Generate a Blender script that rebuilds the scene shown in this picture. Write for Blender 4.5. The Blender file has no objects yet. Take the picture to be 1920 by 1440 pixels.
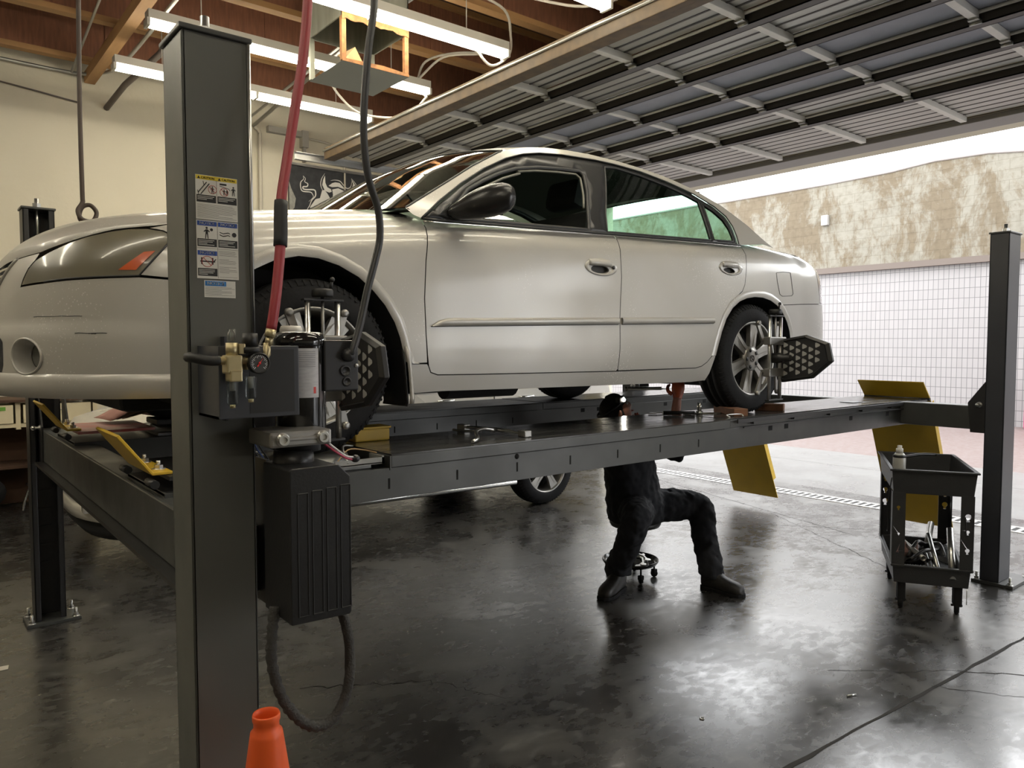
import bpy, bmesh, math, random
from mathutils import Vector, Matrix, geometry
random.seed(7)
PI = math.pi
col = bpy.context.scene.collection
scn = bpy.context.scene
# ---------------------------------------------------------------- camera
FPX = 1417.0
cam_d = bpy.data.cameras.new('camera'); cam = bpy.data.objects.new('camera', cam_d); col.objects.link(cam)
yaw = math.radians(51.1); pit = math.radians(-2.95)
cf = Vector((math.cos(yaw)*math.cos(pit), math.sin(yaw)*math.cos(pit), math.sin(pit)))
cam.location = (0, 0, 1.6)
cam.rotation_euler = cf.to_track_quat('-Z', 'Y').to_euler()
cam_d.sensor_fit = 'HORIZONTAL'; cam_d.sensor_width = 36; cam_d.lens = 36*FPX/1920
cam_d.clip_start = 0.05; cam_d.clip_end = 300
scn.camera = cam
scn.view_settings.view_transform = 'Standard'; scn.view_settings.look = 'None'
scn.view_settings.exposure = 0.0; scn.view_settings.gamma = 1.0; scn.view_settings.use_curve_mapping = False
# ---------------------------------------------------------------- overcast sky
SKY = 7.5
wd = bpy.data.worlds.new('overcast_sky'); scn.world = wd; wd.use_nodes = True
bg = wd.node_tree.nodes['Background']; bg.inputs[0].default_value = (0.98, 0.99, 1.0, 1); bg.inputs[1].default_value = SKY
TUBE_POWER = 40.0
# ---------------------------------------------------------------- materials
MATS = {}
def nodes_of(name):
    m = bpy.data.materials.new(name); m.use_nodes = True
    nt = m.node_tree; return m, nt, nt.nodes['Principled BSDF']
def mat(name, c, rough=.5, metal=0., var=0., scale=8., bump=0., bscale=60., c2=None, spec=.5, coat=0., stretch=(1,1,1), rvar=0.):
    """principled material whose colour and gloss drift with procedural noise"""
    if name in MATS: return MATS[name]
    m, nt, b = nodes_of(name); L = nt.links.new; N = nt.nodes.new
    b.inputs['Roughness'].default_value = rough; b.inputs['Metallic'].default_value = metal
    b.inputs['Specular IOR Level'].default_value = spec; b.inputs['Coat Weight'].default_value = coat
    b.inputs['Coat Roughness'].default_value = .08
    tc = N('ShaderNodeTexCoord'); mp = N('ShaderNodeMapping'); L(tc.outputs['Object'], mp.inputs[0]); mp.inputs['Scale'].default_value = stretch
    nz = N('ShaderNodeTexNoise'); nz.inputs['Scale'].default_value = scale; nz.inputs['Detail'].default_value = 5; L(mp.outputs[0], nz.inputs['Vector'])
    mx = N('ShaderNodeMix'); mx.data_type = 'RGBA'
    d = c2 if c2 else tuple(x*(1-.45) for x in c)
    mx.inputs[6].default_value = (*c, 1); mx.inputs[7].default_value = (*d, 1)
    cr = N('ShaderNodeMapRange'); cr.inputs[1].default_value = .35; cr.inputs[2].default_value = .75; cr.inputs[4].default_value = var
    L(nz.outputs[0], cr.inputs[0]); L(cr.outputs[0], mx.inputs[0]); L(mx.outputs[2], b.inputs['Base Color'])
    if rvar:
        r2 = N('ShaderNodeMapRange'); r2.inputs[1].default_value=.3; r2.inputs[2].default_value=.7; r2.inputs[3].default_value=rough-rvar; r2.inputs[4].default_value=rough+rvar
        L(nz.outputs[0], r2.inputs[0]); L(r2.outputs[0], b.inputs['Roughness'])
    if bump:
        n2 = N('ShaderNodeTexNoise'); n2.inputs['Scale'].default_value = bscale; L(mp.outputs[0], n2.inputs['Vector'])
        bp = N('ShaderNodeBump'); bp.inputs['Strength'].default_value = bump; bp.inputs['Distance'].default_value = .01
        L(n2.outputs[0], bp.inputs['Height']); L(bp.outputs[0], b.inputs['Normal'])
    MATS[name] = m; return m
def emit(name, c, s):
    m, nt, b = nodes_of(name); b.inputs['Base Color'].default_value = (*c, 1)
    b.inputs['Emission Color'].default_value = (*c, 1); b.inputs['Emission Strength'].default_value = s; MATS[name] = m; return m
def glassy(name, tint, refl=1.0, rough=.0, speck=0.):
    """thin tinted pane: fresnel gloss over tinted transparency, wet specks by voronoi"""
    m = bpy.data.materials.new(name); m.use_nodes = True; nt = m.node_tree; nt.nodes.clear(); L = nt.links.new; N = nt.nodes.new
    out = N('ShaderNodeOutputMaterial'); mx = N('ShaderNodeMixShader'); tr = N('ShaderNodeBsdfTransparent'); gl = N('ShaderNodeBsdfGlossy')
    tr.inputs[0].default_value = (*tint, 1); gl.inputs['Roughness'].default_value = rough; gl.inputs[0].default_value = (refl, refl, refl, 1)
    lw = N('ShaderNodeLayerWeight'); lw.inputs[0].default_value = .5; pw_ = N('ShaderNodeMath'); pw_.operation = 'POWER'; pw_.inputs[1].default_value = 4.5; L(lw.outputs['Facing'], pw_.inputs[0])
    fr = N('ShaderNodeMapRange'); fr.inputs[3].default_value = .06; fr.inputs[4].default_value = 1; L(pw_.outputs[0], fr.inputs[0]); L(fr.outputs[0], mx.inputs[0])
    L(tr.outputs[0], mx.inputs[1]); L(gl.outputs[0], mx.inputs[2])
    if speck:
        tc = N('ShaderNodeTexCoord'); vo = N('ShaderNodeTexVoronoi'); vo.inputs['Scale'].default_value = 150; L(tc.outputs['Object'], vo.inputs[0])
        nz = N('ShaderNodeTexNoise'); nz.inputs['Scale'].default_value = 5; L(tc.outputs['Object'], nz.inputs['Vector'])
        th = N('ShaderNodeMath'); th.operation = 'MULTIPLY'; th.inputs[1].default_value = speck; L(nz.outputs[0], th.inputs[0])
        lt = N('ShaderNodeMath'); lt.operation = 'LESS_THAN'; L(vo.outputs['Distance'], lt.inputs[0]); L(th.outputs[0], lt.inputs[1])
        df = N('ShaderNodeBsdfTranslucent'); df.inputs[0].default_value = (.8, .85, .8, 1)
        d2 = N('ShaderNodeBsdfDiffuse'); d2.inputs[0].default_value = (.6, .62, .6, 1); ad = N('ShaderNodeMixShader'); L(df.outputs[0], ad.inputs[1]); L(d2.outputs[0], ad.inputs[2])
        m2 = N('ShaderNodeMixShader'); L(lt.outputs[0], m2.inputs[0]); L(mx.outputs[0], m2.inputs[1]); L(ad.outputs[0], m2.inputs[2]); L(m2.outputs[0], out.inputs[0])
    else: L(mx.outputs[0], out.inputs[0])
    MATS[name] = m; return m
def paint(name, c, rough=.32, metal=.55, dirt=.25, drops=.35):
    """metallic car paint, dusty low down in patches, beaded with rain"""
    m, nt, b = nodes_of(name); L = nt.links.new; N = nt.nodes.new
    b.inputs['Metallic'].default_value = metal; b.inputs['Coat Weight'].default_value = .6; b.inputs['Coat Roughness'].default_value = .12
    tc = N('ShaderNodeTexCoord'); nz = N('ShaderNodeTexNoise'); nz.inputs['Scale'].default_value = 2.2; nz.inputs['Detail'].default_value = 8; L(tc.outputs['Object'], nz.inputs['Vector'])
    mr = N('ShaderNodeMapRange'); mr.inputs[1].default_value = .4; mr.inputs[2].default_value = .75; mr.inputs[4].default_value = dirt; L(nz.outputs[0], mr.inputs[0])
    mx = N('ShaderNodeMix'); mx.data_type = 'RGBA'; mx.inputs[6].default_value = (*c, 1); mx.inputs[7].default_value = (c[0]*.86, c[1]*.85, c[2]*.80, 1)
    L(mr.outputs[0], mx.inputs[0]); L(mx.outputs[2], b.inputs['Base Color'])
    rr = N('ShaderNodeMapRange'); rr.inputs[1].default_value = .35; rr.inputs[2].default_value = .7; rr.inputs[3].default_value = rough-.05; rr.inputs[4].default_value = rough+.14
    L(nz.outputs[0], rr.inputs[0]); L(rr.outputs[0], b.inputs['Roughness'])
    vo = N('ShaderNodeTexVoronoi'); vo.inputs['Scale'].default_value = 85; L(tc.outputs['Object'], vo.inputs[0])
    n3 = N('ShaderNodeTexNoise'); n3.inputs['Scale'].default_value = 3; n3.inputs['Detail'].default_value = 4; L(tc.outputs['Object'], n3.inputs['Vector'])
    n4 = N('ShaderNodeMapRange'); n4.inputs[1].default_value = .45; n4.inputs[2].default_value = .72; n4.inputs[4].default_value = .26; L(n3.outputs[0], n4.inputs[0])
    lt = N('ShaderNodeMath'); lt.operation = 'LESS_THAN'; L(vo.outputs['Distance'], lt.inputs[0]); L(n4.outputs[0], lt.inputs[1])
    sc = N('ShaderNodeMath'); sc.operation = 'MULTIPLY'; sc.inputs[1].default_value = drops; L(lt.outputs[0], sc.inputs[0])
    m3 = N('ShaderNodeMix'); m3.data_type = 'RGBA'; L(sc.outputs[0], m3.inputs[0]); L(mx.outputs[2], m3.inputs[6]); m3.inputs[7].default_value = (.95,.95,.93,1); L(m3.outputs[2], b.inputs['Base Color'])
    MATS[name] = m; return m
# ---------------------------------------------------------------- mesh builder
def frame(d):
    d = Vector(d).normalized(); a = Vector((0,0,1)) if abs(d.z) < .9 else Vector((1,0,0))
    x = a.cross(d).normalized(); return x, d.cross(x)
class MB:
    def __init__(s): s.v = []; s.f = []; s.sm = []; s.mi = []; s.k = 0
    def add(s, vs, fs, smooth=False):
        n = len(s.v); s.v += [Vector(v) for v in vs]; s.f += [tuple(i+n for i in f) for f in fs]
        s.sm += [smooth]*len(fs); s.mi += [s.k]*len(fs); return s
    def box(s, a, b, M=None, bev=0.):
        """box between corners a and b, its edges chamfered by bev"""
        x0,x1 = sorted((a[0],b[0])); y0,y1 = sorted((a[1],b[1])); z0,z1 = sorted((a[2],b[2]))
        if bev <= 0:
            vs = [(x,y,z) for z in (z0,z1) for y in (y0,y1) for x in (x0,x1)]
            fs = [(0,2,3,1),(4,5,7,6),(0,1,5,4),(2,6,7,3),(0,4,6,2),(1,3,7,5)]
        else:
            e = min(bev, (x1-x0)*.45, (y1-y0)*.45, (z1-z0)*.45); bm = bmesh.new()
            bmesh.ops.create_cube(bm, size=1)
            for v in bm.verts: v.co = Vector(((x0+x1)/2+v.co.x*(x1-x0), (y0+y1)/2+v.co.y*(y1-y0), (z0+z1)/2+v.co.z*(z1-z0)))
            bmesh.ops.bevel(bm, geom=bm.edges[:], offset=e, segments=2, profile=.6, affect='EDGES')
            bm.verts.index_update(); vs = [tuple(v.co) for v in bm.verts]; fs = [tuple(v.index for v in f.verts) for f in bm.faces]; bm.free()
        if M: vs = [M @ Vector(v) for v in vs]
        return s.add(vs, fs)
    def tube(s, pts, r, n=10, cap=True, smooth=True, closed=False):
        """round bar through pts; r a radius or one per point"""
        P = [Vector(p) for p in pts]; rs = r if isinstance(r, (list, tuple)) else [r]*len(P)
        vs = []; fs = []; m = len(P); px = None
        for i, p in enumerate(P):
            if closed: d = P[(i+1)%m]-P[i-1]
            else: d = (P[min(i+1,m-1)]-P[max(i-1,0)])
            d.normalize()
            if px is None: x, y = frame(d)
            else:
                x = (px - d*px.dot(d)); x = x.normalized() if x.length > 1e-6 else frame(d)[0]; y = d.cross(x)
            px = x
            for k in range(n):
                a = 2*PI*k/n; vs.append(p + x*math.cos(a)*rs[i] + y*math.sin(a)*rs[i])
        for i in range(m if closed else m-1):
            j = (i+1) % m
            for k in range(n): fs.append((i*n+k, i*n+(k+1)%n, j*n+(k+1)%n, j*n+k))
        s.add(vs, fs, smooth)
        if cap and not closed: s.add(vs[:n], [tuple(range(n-1,-1,-1))]); s.add(vs[-n:], [tuple(range(n))])
        return s
    def lathe(s, prof, c, axis=(0,0,1), n=28, smooth=True, a0=0., a1=2*PI):
        """prof = [(radius, distance along axis)]"""
        x, y = frame(axis); ax = Vector(axis).normalized(); c = Vector(c); vs = []; fs = []; full = abs(a1-a0-2*PI) < 1e-6; m = n if full else n+1
        for r, t in prof:
            for k in range(m):
                a = a0+(a1-a0)*k/n; vs.append(c + ax*t + x*math.cos(a)*r + y*math.sin(a)*r)
        for i in range(len(prof)-1):
            for k in range(n): fs.append((i*m+k, i*m+(k+1)%m, (i+1)*m+(k+1)%m, (i+1)*m+k))
        return s.add(vs, fs, smooth)
    def prism(s, poly, a, b, M=None, plane='xy', bev=0):
        """2-D outline extruded from a to b; plane says which two axes the outline uses"""
        n = len(poly)
        def P(p, h): return {'xy': (p[0],p[1],h), 'xz': (p[0],h,p[1]), 'yz': (h,p[0],p[1])}[plane]
        vs = [P(p,a) for p in poly]+[P(p,b) for p in poly]
        if M: vs = [M @ Vector(v) for v in vs]
        fs = [tuple(range(n))[::-1], tuple(range(n,2*n))]+[(i,(i+1)%n,n+(i+1)%n,n+i) for i in range(n)]
        return s.add(vs, fs)
    def ball(s, c, r, M=None, n=14):
        sc = r if isinstance(r,(tuple,list)) else (r,r,r); vs=[]; fs=[]; h=n//2
        for i in range(h+1):
            t = PI*i/h
            for k in range(n):
                a = 2*PI*k/n; v = Vector((math.sin(t)*math.cos(a)*sc[0], math.sin(t)*math.sin(a)*sc[1], math.cos(t)*sc[2]))
                if M: v = M @ v
                vs.append(v+Vector(c))
        for i in range(h):
            for k in range(n): fs.append((i*n+k, (i+1)*n+k, (i+1)*n+(k+1)%n, i*n+(k+1)%n))
        return s.add(vs, fs, True)
    def grid(s, rows, smooth=True, closed=False):
        m = len(rows[0]); vs = [p for r in rows for p in r]; fs = []
        for i in range(len(rows)-1):
            for k in range(m if closed else m-1): fs.append((i*m+k, i*m+(k+1)%m, (i+1)*m+(k+1)%m, (i+1)*m+k))
        return s.add(vs, fs, smooth)
    def build(s, name, m, parent=None, bevel=0., solid=0., sub=0, weld=True, M=None):
        me = bpy.data.meshes.new(name); o = bpy.data.objects.new(name, me); col.objects.link(o)
        vs = [M @ v for v in s.v] if M else s.v
        if parent is not None:
            w = Vector((0,0,0)); q = parent
            while q is not None: w = w+q.location; q = q.parent
            o.parent = parent
        else:
            xs=[v.x for v in vs]; ys=[v.y for v in vs]; zs=[v.z for v in vs]
            w = Vector(((min(xs)+max(xs))/2,(min(ys)+max(ys))/2,min(zs))); o.location = w
        me.from_pydata([tuple(v-w) for v in vs], [], s.f)
        me.polygons.foreach_set('use_smooth', s.sm); me.polygons.foreach_set('material_index', s.mi)
        for mm in (m if isinstance(m,(list,tuple)) else [m]): me.materials.append(mm)
        bm = bmesh.new(); bm.from_mesh(me)
        if weld: bmesh.ops.remove_doubles(bm, verts=bm.verts, dist=1e-5)
        bmesh.ops.recalc_face_normals(bm, faces=bm.faces); bm.to_mesh(me); bm.free(); me.update()
        if bevel:
            md = o.modifiers.new('bevel','BEVEL'); md.width = bevel; md.segments = 2; md.limit_method = 'ANGLE'; md.angle_limit = .6
        if solid:
            md = o.modifiers.new('solid','SOLIDIFY'); md.thickness = solid; md.offset = 0
        if sub:
            md = o.modifiers.new('sub','SUBSURF'); md.levels = sub; md.render_levels = sub
        return o
def tag(o, label=None, cat=None, group=None, kind=None):
    if label: o['label'] = label
    if cat: o['category'] = cat
    if group: o['group'] = group
    if kind: o['kind'] = kind
    return o
def thing(name, loc, label, cat, group=None):
    o = bpy.data.objects.new(name, None); col.objects.link(o); o.location = loc; o.empty_display_size = .1
    return tag(o, label, cat, group)
def struct(o): o['kind'] = 'structure'; return o
def copy_tree(o, parent=None):
    c = o.copy(); col.objects.link(c)
    if parent is not None: c.parent = parent
    for ch in [q for q in bpy.data.objects if q.parent == o]: copy_tree(ch, c)
    return c
def text_mesh(txt, size, name='x', ext=.0005, align='CENTER'):
    """real lettering as mesh data laid flat in XY"""
    cu = bpy.data.curves.new(name, 'FONT'); cu.body = txt; cu.size = size; cu.align_x = align; cu.align_y = 'CENTER'; cu.extrude = ext
    ob = bpy.data.objects.new(name, cu); col.objects.link(ob); dg = bpy.context.evaluated_depsgraph_get()
    me = bpy.data.meshes.new_from_object(ob.evaluated_get(dg)); vs = [v.co.copy() for v in me.vertices]; fs = [tuple(p.vertices) for p in me.polygons]
    bpy.data.objects.remove(ob); bpy.data.curves.remove(cu); bpy.data.meshes.remove(me); return vs, fs
def spline(pts, n=6):
    """Catmull-Rom through pts"""
    P = [Vector(p) for p in pts]; P = [P[0]*2-P[1]]+P+[P[-1]*2-P[-2]]; out = []
    for i in range(1, len(P)-2):
        for k in range(n):
            t = k/n; a,b,c,d = P[i-1:i+3]
            out.append(.5*((2*b)+(c-a)*t+(2*a-5*b+4*c-d)*t*t+(3*b-a-3*c+d)*t**3))
    out.append(P[-2]); return out
def R(d): return math.radians(d)
# ================================================================ the setting
def floor_mat():
    m, nt, b = nodes_of('oily_concrete'); L = nt.links.new; N = nt.nodes.new
    tc = N('ShaderNodeTexCoord'); G = tc.outputs['Object']
    def noise(sc, det=6, st=None, dist=0):
        n = N('ShaderNodeTexNoise'); n.inputs['Scale'].default_value = sc; n.inputs['Detail'].default_value = det; n.inputs['Distortion'].default_value = dist
        if st:
            mp = N('ShaderNodeMapping'); mp.inputs['Scale'].default_value = st; mp.inputs['Rotation'].default_value = (0,0,.5); L(G, mp.inputs[0]); L(mp.outputs[0], n.inputs['Vector'])
        else: L(G, n.inputs['Vector'])
        return n.outputs[0]
    def rng(i, a, c, d, e):
        r = N('ShaderNodeMapRange'); r.inputs[1].default_value=a; r.inputs[2].default_value=c; r.inputs[3].default_value=d; r.inputs[4].default_value=e; L(i, r.inputs[0]); return r.outputs[0]
    def mix(f, a, c):
        x = N('ShaderNodeMix'); x.data_type = 'RGBA'; L(f, x.inputs[0])
        for k, q in ((6,a),(7,c)):
            if isinstance(q, tuple): x.inputs[k].default_value = (*q,1)
            else: L(q, x.inputs[k])
        return x.outputs[2]
    big = noise(.55, 5, dist=.4); mid = noise(2.3, 8, dist=.6); scr = noise(13, 10, (1,1.7,1), .5); fine = noise(60, 3)
    c1 = mix(rng(big,.35,.68,0,1), (.020,.018,.016), (.045,.044,.042))
    c2 = mix(rng(mid,.52,.72,0,.65), c1, (.115,.11,.10))
    c3 = mix(rng(scr,.55,.75,0,.45), c2, (.15,.15,.14))
    c4 = mix(rng(fine,.62,.75,0,.5), c3, (.02,.02,.02))
    # hairline cracks
    vo = N('ShaderNodeTexVoronoi'); vo.feature = 'DISTANCE_TO_EDGE'; vo.inputs['Scale'].default_value = .33
    wp = N('ShaderNodeVectorMath'); wp.operation = 'MULTIPLY_ADD'; wn = N('ShaderNodeTexNoise'); wn.inputs['Scale'].default_value = 2.5; wn.inputs['Detail'].default_value = 5; L(G, wn.inputs['Vector'])
    L(wn.outputs[1], wp.inputs[0]); wp.inputs[1].default_value = (.5,.5,0); L(G, wp.inputs[2]); L(wp.outputs[0], vo.inputs['Vector'])
    c5 = mix(rng(vo.outputs['Distance'], 0, .0028, 1, 0), c4, (.012,.011,.01))
    # small spills
    v2 = N('ShaderNodeTexVoronoi'); v2.inputs['Scale'].default_value = .9; L(wp.outputs[0], v2.inputs['Vector'])
    c6 = mix(rng(v2.outputs['Distance'], .05, .075, .9, 0), c5, (.01,.01,.01))
    L(c6, b.inputs['Base Color'])
    ad = N('ShaderNodeMath'); ad.operation = 'ADD'; L(rng(mid,.3,.7,.20,.34), ad.inputs[0]); L(rng(scr,.35,.7,-.03,.07), ad.inputs[1]); L(ad.outputs[0], b.inputs['Roughness'])
    bp = N('ShaderNodeBump'); bp.inputs['Strength'].default_value = .07; bp.inputs['Distance'].default_value = .004; L(scr, bp.inputs['Height'])
    b2 = N('ShaderNodeBump'); b2.inputs['Strength'].default_value = .06; b2.inputs['Distance'].default_value = .01; L(noise(3,4), b2.inputs['Height']); L(bp.outputs[0], b2.inputs['Normal']); L(b2.outputs[0], b.inputs['Normal'])
    b.inputs['Specular IOR Level'].default_value = .8; b.inputs['IOR'].default_value = 1.75
    MATS['floor'] = m; return m
def tile_mat():
    m, nt, b = nodes_of('white_stack_bond_tile'); L = nt.links.new; N = nt.nodes.new
    tc = N('ShaderNodeTexCoord'); sp = N('ShaderNodeSeparateXYZ'); cb = N('ShaderNodeCombineXYZ'); L(tc.outputs['Object'], sp.inputs[0]); L(sp.outputs[1], cb.inputs[0]); L(sp.outputs[2], cb.inputs[1])
    br = N('ShaderNodeTexBrick'); br.offset = 0; br.inputs['Scale'].default_value = 1; br.inputs['Brick Width'].default_value = .1; br.inputs['Row Height'].default_value = .205
    br.inputs['Mortar Size'].default_value = .006; br.inputs['Mortar Smooth'].default_value = .3; br.inputs['Color1'].default_value = (.215,.205,.205,1); br.inputs['Color2'].default_value = (.20,.19,.19,1); br.inputs['Mortar'].default_value = (.075,.072,.075,1)
    L(cb.outputs[0], br.inputs[0]); L(br.outputs[0], b.inputs['Base Color']); b.inputs['Roughness'].default_value = .5; MATS['tile'] = m; return m
def stucco_mat():
    m, nt, b = nodes_of('stained_block_wall'); L = nt.links.new; N = nt.nodes.new
    tc = N('ShaderNodeTexCoord'); mp = N('ShaderNodeMapping'); mp.inputs['Scale'].default_value = (1,1.9,1.0); L(tc.outputs['Object'], mp.inputs[0])
    n1 = N('ShaderNodeTexNoise'); n1.inputs['Scale'].default_value = .8; n1.inputs['Detail'].default_value = 13; n1.inputs['Roughness'].default_value = .74; n1.inputs['Distortion'].default_value=.3; L(mp.outputs[0], n1.inputs['Vector'])
    r1 = N('ShaderNodeValToRGB'); e = r1.color_ramp.elements; e[0].position = .44; e[0].color = (.168,.158,.130,1); e[1].position = .54; e[1].color = (.108,.086,.056,1); L(n1.outputs[0], r1.inputs[0])
    n2 = N('ShaderNodeTexNoise'); n2.inputs['Scale'].default_value = 9; n2.inputs['Detail'].default_value = 8; L(tc.outputs['Object'], n2.inputs['Vector'])
    mx = N('ShaderNodeMix'); mx.data_type = 'RGBA'; mx.blend_type = 'MULTIPLY'; mr = N('ShaderNodeMapRange'); mr.inputs[1].default_value=.45; mr.inputs[2].default_value=.7; mr.inputs[4].default_value=.45
    L(n2.outputs[0], mr.inputs[0]); L(mr.outputs[0], mx.inputs[0]); L(r1.outputs[0], mx.inputs[6]); mx.inputs[7].default_value = (.62,.58,.52,1)
    sp = N('ShaderNodeSeparateXYZ'); cb = N('ShaderNodeCombineXYZ'); L(tc.outputs['Object'], sp.inputs[0]); L(sp.outputs[1], cb.inputs[0]); L(sp.outputs[2], cb.inputs[1])
    br = N('ShaderNodeTexBrick'); br.inputs['Scale'].default_value = 1; br.inputs['Brick Width'].default_value = .41; br.inputs['Row Height'].default_value = .205; br.inputs['Mortar Size'].default_value = .008; br.inputs['Mortar Smooth'].default_value=.6
    br.inputs['Color1'].default_value = (1,1,1,1); br.inputs['Color2'].default_value = (.95,.95,.95,1); br.inputs['Mortar'].default_value = (.78,.76,.73,1); L(cb.outputs[0], br.inputs[0])
    m2 = N('ShaderNodeMix'); m2.data_type = 'RGBA'; m2.blend_type = 'MULTIPLY'; m2.inputs[0].default_value = 1; L(mx.outputs[2], m2.inputs[6]); L(br.outputs[0], m2.inputs[7])
    L(m2.outputs[2], b.inputs['Base Color']); b.inputs['Roughness'].default_value = .9
    bp = N('ShaderNodeBump'); bp.inputs['Strength'].default_value=.4; bp.inputs['Distance'].default_value=.02; L(n2.outputs[0], bp.inputs['Height']); L(bp.outputs[0], b.inputs['Normal'])
    MATS['stucco'] = m; return m
floor_mat(); tile_mat(); stucco_mat()
cream = mat('cream_painted_block', (.62,.575,.46), .75, var=.25, scale=1.3, c2=(.50,.46,.36), bump=.25, bscale=22)
struct(MB().box((-6,-9,-.2),(7.95,9.1,0)).build('floor', MATS['floor']))
struct(MB().box((-6,9.1,0),(7.95,9.3,5.2)).build('wall_back', cream))
struct(MB().box((-6.2,-9.2,0),(-6,9.3,5.2)).build('wall_left', cream))
struct(MB().box((-6,-9.2,0),(8.1,-9,5.2)).build('wall_front', cream))
w = MB().box((7.95,-9,3.62),(8.15,9.3,5.2)).box((7.95,7.75,0),(8.15,9.1,3.62)).box((7.95,-2.4,0),(8.15,-.35,3.62)).box((7.95,-9,0),(8.15,-7.4,3.62))
struct(w.build('wall_right', cream, weld=False))
struct(MB().box((-6,-9,5.0),(7.95,9.1,5.2)).build('ceiling', mat('dark_roof_deck', (.10,.055,.035), .85, var=.6, scale=3)))
struct(MB().box((-6,9.075,0),(7.9,9.1,.14)).build('baseboard_back', mat('dusty_base', (.60,.53,.40), .7, var=.4, scale=6)))
# outside ground
con = mat('wet_pale_concrete', (.155,.152,.148), .36, var=.5, scale=1.6, c2=(.12,.118,.116), bump=.1, rvar=.15)
struct(MB().box((7.95,-12,-.2),(9.66,30,-.002)).build('trim_1', con))
struct(MB().box((9.68,-12,-.2),(10.9,30,-.004)).build('trim_2', con))
pav = mat('reddish_wet_pavers', (.115,.080,.073), .5, var=.8, scale=14, c2=(.165,.14,.135), bump=.5, bscale=40)
struct(MB().box((10.9,-12,-.2),(17.3,30,-.006)).build('trim_3', pav))
struct(MB().box((9.655,-12,-.2),(9.685,30,-.02)).build('trim_4', mat('joint_dirt', (.05,.045,.04), .9)))
# building across the alley
struct(MB().box((17.0,-14,-.1),(17.4,32,3.27)).build('wall_far', MATS['tile']))
top = [(-14,4.6),(0,4.75),(3.2,5.0),(4.6,5.22),(5.2,5.31),(5.9,5.40),(6.9,5.43),(7.8,5.36),(9.2,5.33),(12,5.33),(13,5.36),(32,5.4)]
poly = [(y,z) for y,z in top]+[(32,3.38),(-14,3.38)]
struct(MB().prism(poly, 16.9, 17.4, plane='yz').build('wall_far_parapet', MATS['stucco']))
struct(MB().box((16.86,-14,3.26),(17.4,32,3.39)).build('trim_5', mat('brown_ledge', (.10,.08,.068), .8)))
cp = MB(); cp.tube([(16.9,y,z+.01) for y,z in top], .03, 6); struct(cp.build('trim_6', mat('coping', (.22,.2,.19), .6)))
lb = MB().box((16.8,9.18,4.38),(16.9,9.34,4.62), bev=.02).build('wall_light_box', mat('offwhite_box', (.26,.25,.235), .5))
tag(lb, 'small pale box fixed high on the stained wall across the alley', 'box')
pk = MB().box((16.5,4.75,0),(16.8,5.03,1.06), bev=.05).build('pink_bin', mat('hot_pink', (.35,.03,.11), .5))
tag(pk, 'bright pink bin against the tiled wall across the alley', 'bin')
# steel drain at the door sill
dr = MB()
dr.box((7.36,-3.9,-.01),(7.40,9.0,.004)).box((7.56,-3.9,-.01),(7.60,9.0,.004))
y = -3.9
while y < 9.0: dr.box((7.36,y,-.012),(7.60,y+.035,.003)); y += .075
tag(dr.build('floor_drain', mat('worn_steel', (.55,.54,.52), .35, metal=.8, var=.4), weld=False), 'slotted steel trench drain let into the floor across the doorway', 'drain')
dk = MB().box((7.38,-3.9,-.03),(7.58,9.0,.0015)); struct(dk.build('trim_7', mat('drain_dark', (.01,.01,.01), .8)))
# sawn floor joint and the ragged cracks that leave it
jm = mat('joint_grime', (.018,.016,.014), .85)
def ribbon(pts, w, name, z=.0012):
    m = MB(); rows = []
    for i, p in enumerate(pts):
        a = Vector(pts[max(i-1,0)]); b = Vector(pts[min(i+1,len(pts)-1)]); d = (b-a).normalized(); n = Vector((-d.y, d.x)); ww = w*(random.uniform(.55,1.3))
        rows.append([Vector((p[0]+n.x*ww, p[1]+n.y*ww, z)), Vector((p[0]-n.x*ww, p[1]-n.y*ww, z))])
    m.grid(rows, False); return struct(m.build(name, jm))
ribbon([(-5+.11*i, 1.645-.052*(-5+.11*i)+random.uniform(-.004,.004)) for i in range(118)], .0085, 'trim_8')
def crack(a, b, n, amp, w, name):
    ribbon([(a[0]+(b[0]-a[0])*i/n+random.uniform(-amp,amp), a[1]+(b[1]-a[1])*i/n+random.uniform(-amp,amp)) for i in range(n+1)], w, name)
crack((4.0,1.44),(4.35,1.05),14,.012,.003,'trim_9'); crack((4.0,1.44),(3.5,1.85),14,.012,.0018,'trim_10'); crack((3.72,1.455),(3.95,1.1),14,.01,.0022,'trim_11')
crack((5.2,4.7),(6.9,2.6),40,.012,.0025,'trim_12'); crack((6.4,4.0),(5.3,2.2),30,.012,.002,'trim_13'); crack((7.0,6.0),(6.2,3.1),30,.01,.003,'trim_14')
crack((1.4,3.3),(1.9,3.0),14,.02,.003,'trim_15'); crack((1.9,3.0),(2.1,2.6),14,.015,.002,'trim_16')
# ---------------------------------------------------------------- roof joists
web = mat('reddish_joist_board', (.23,.095,.05), .8, var=.7, scale=9, c2=(.12,.05,.03), stretch=(5,1,.6)); fl = mat('pale_joist_flange', (.38,.21,.085), .7, var=.5, scale=6, stretch=(.3,1,1))
k = 0; yj = 8.77
while yj > -9:
    j = MB().box((-6,yj-.008,4.5),(7.95,yj+.008,4.96)); x = -5.6
    while x < 7.9: j.box((x,yj-.02,4.5),(x+.03,yj+.02,4.96)); x += 1.22
    o = thing('roof_joist', (0,yj,4.45), 'deep roof joist with reddish web and pale flanges', 'joist', 'roof joists')
    del o['category'], o['label'], o['group']; o['kind'] = 'structure'; o.name = 'trim_%d' % (20+k)
    j.build('joist_web', web, o, weld=False); MB().box((-6,yj-.05,4.45),(7.95,yj+.05,4.5)).box((-6,yj-.05,4.95),(7.95,yj+.05,5.0)).build('joist_flange', fl, o, weld=False)
    yj -= 1.16; k += 1
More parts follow.
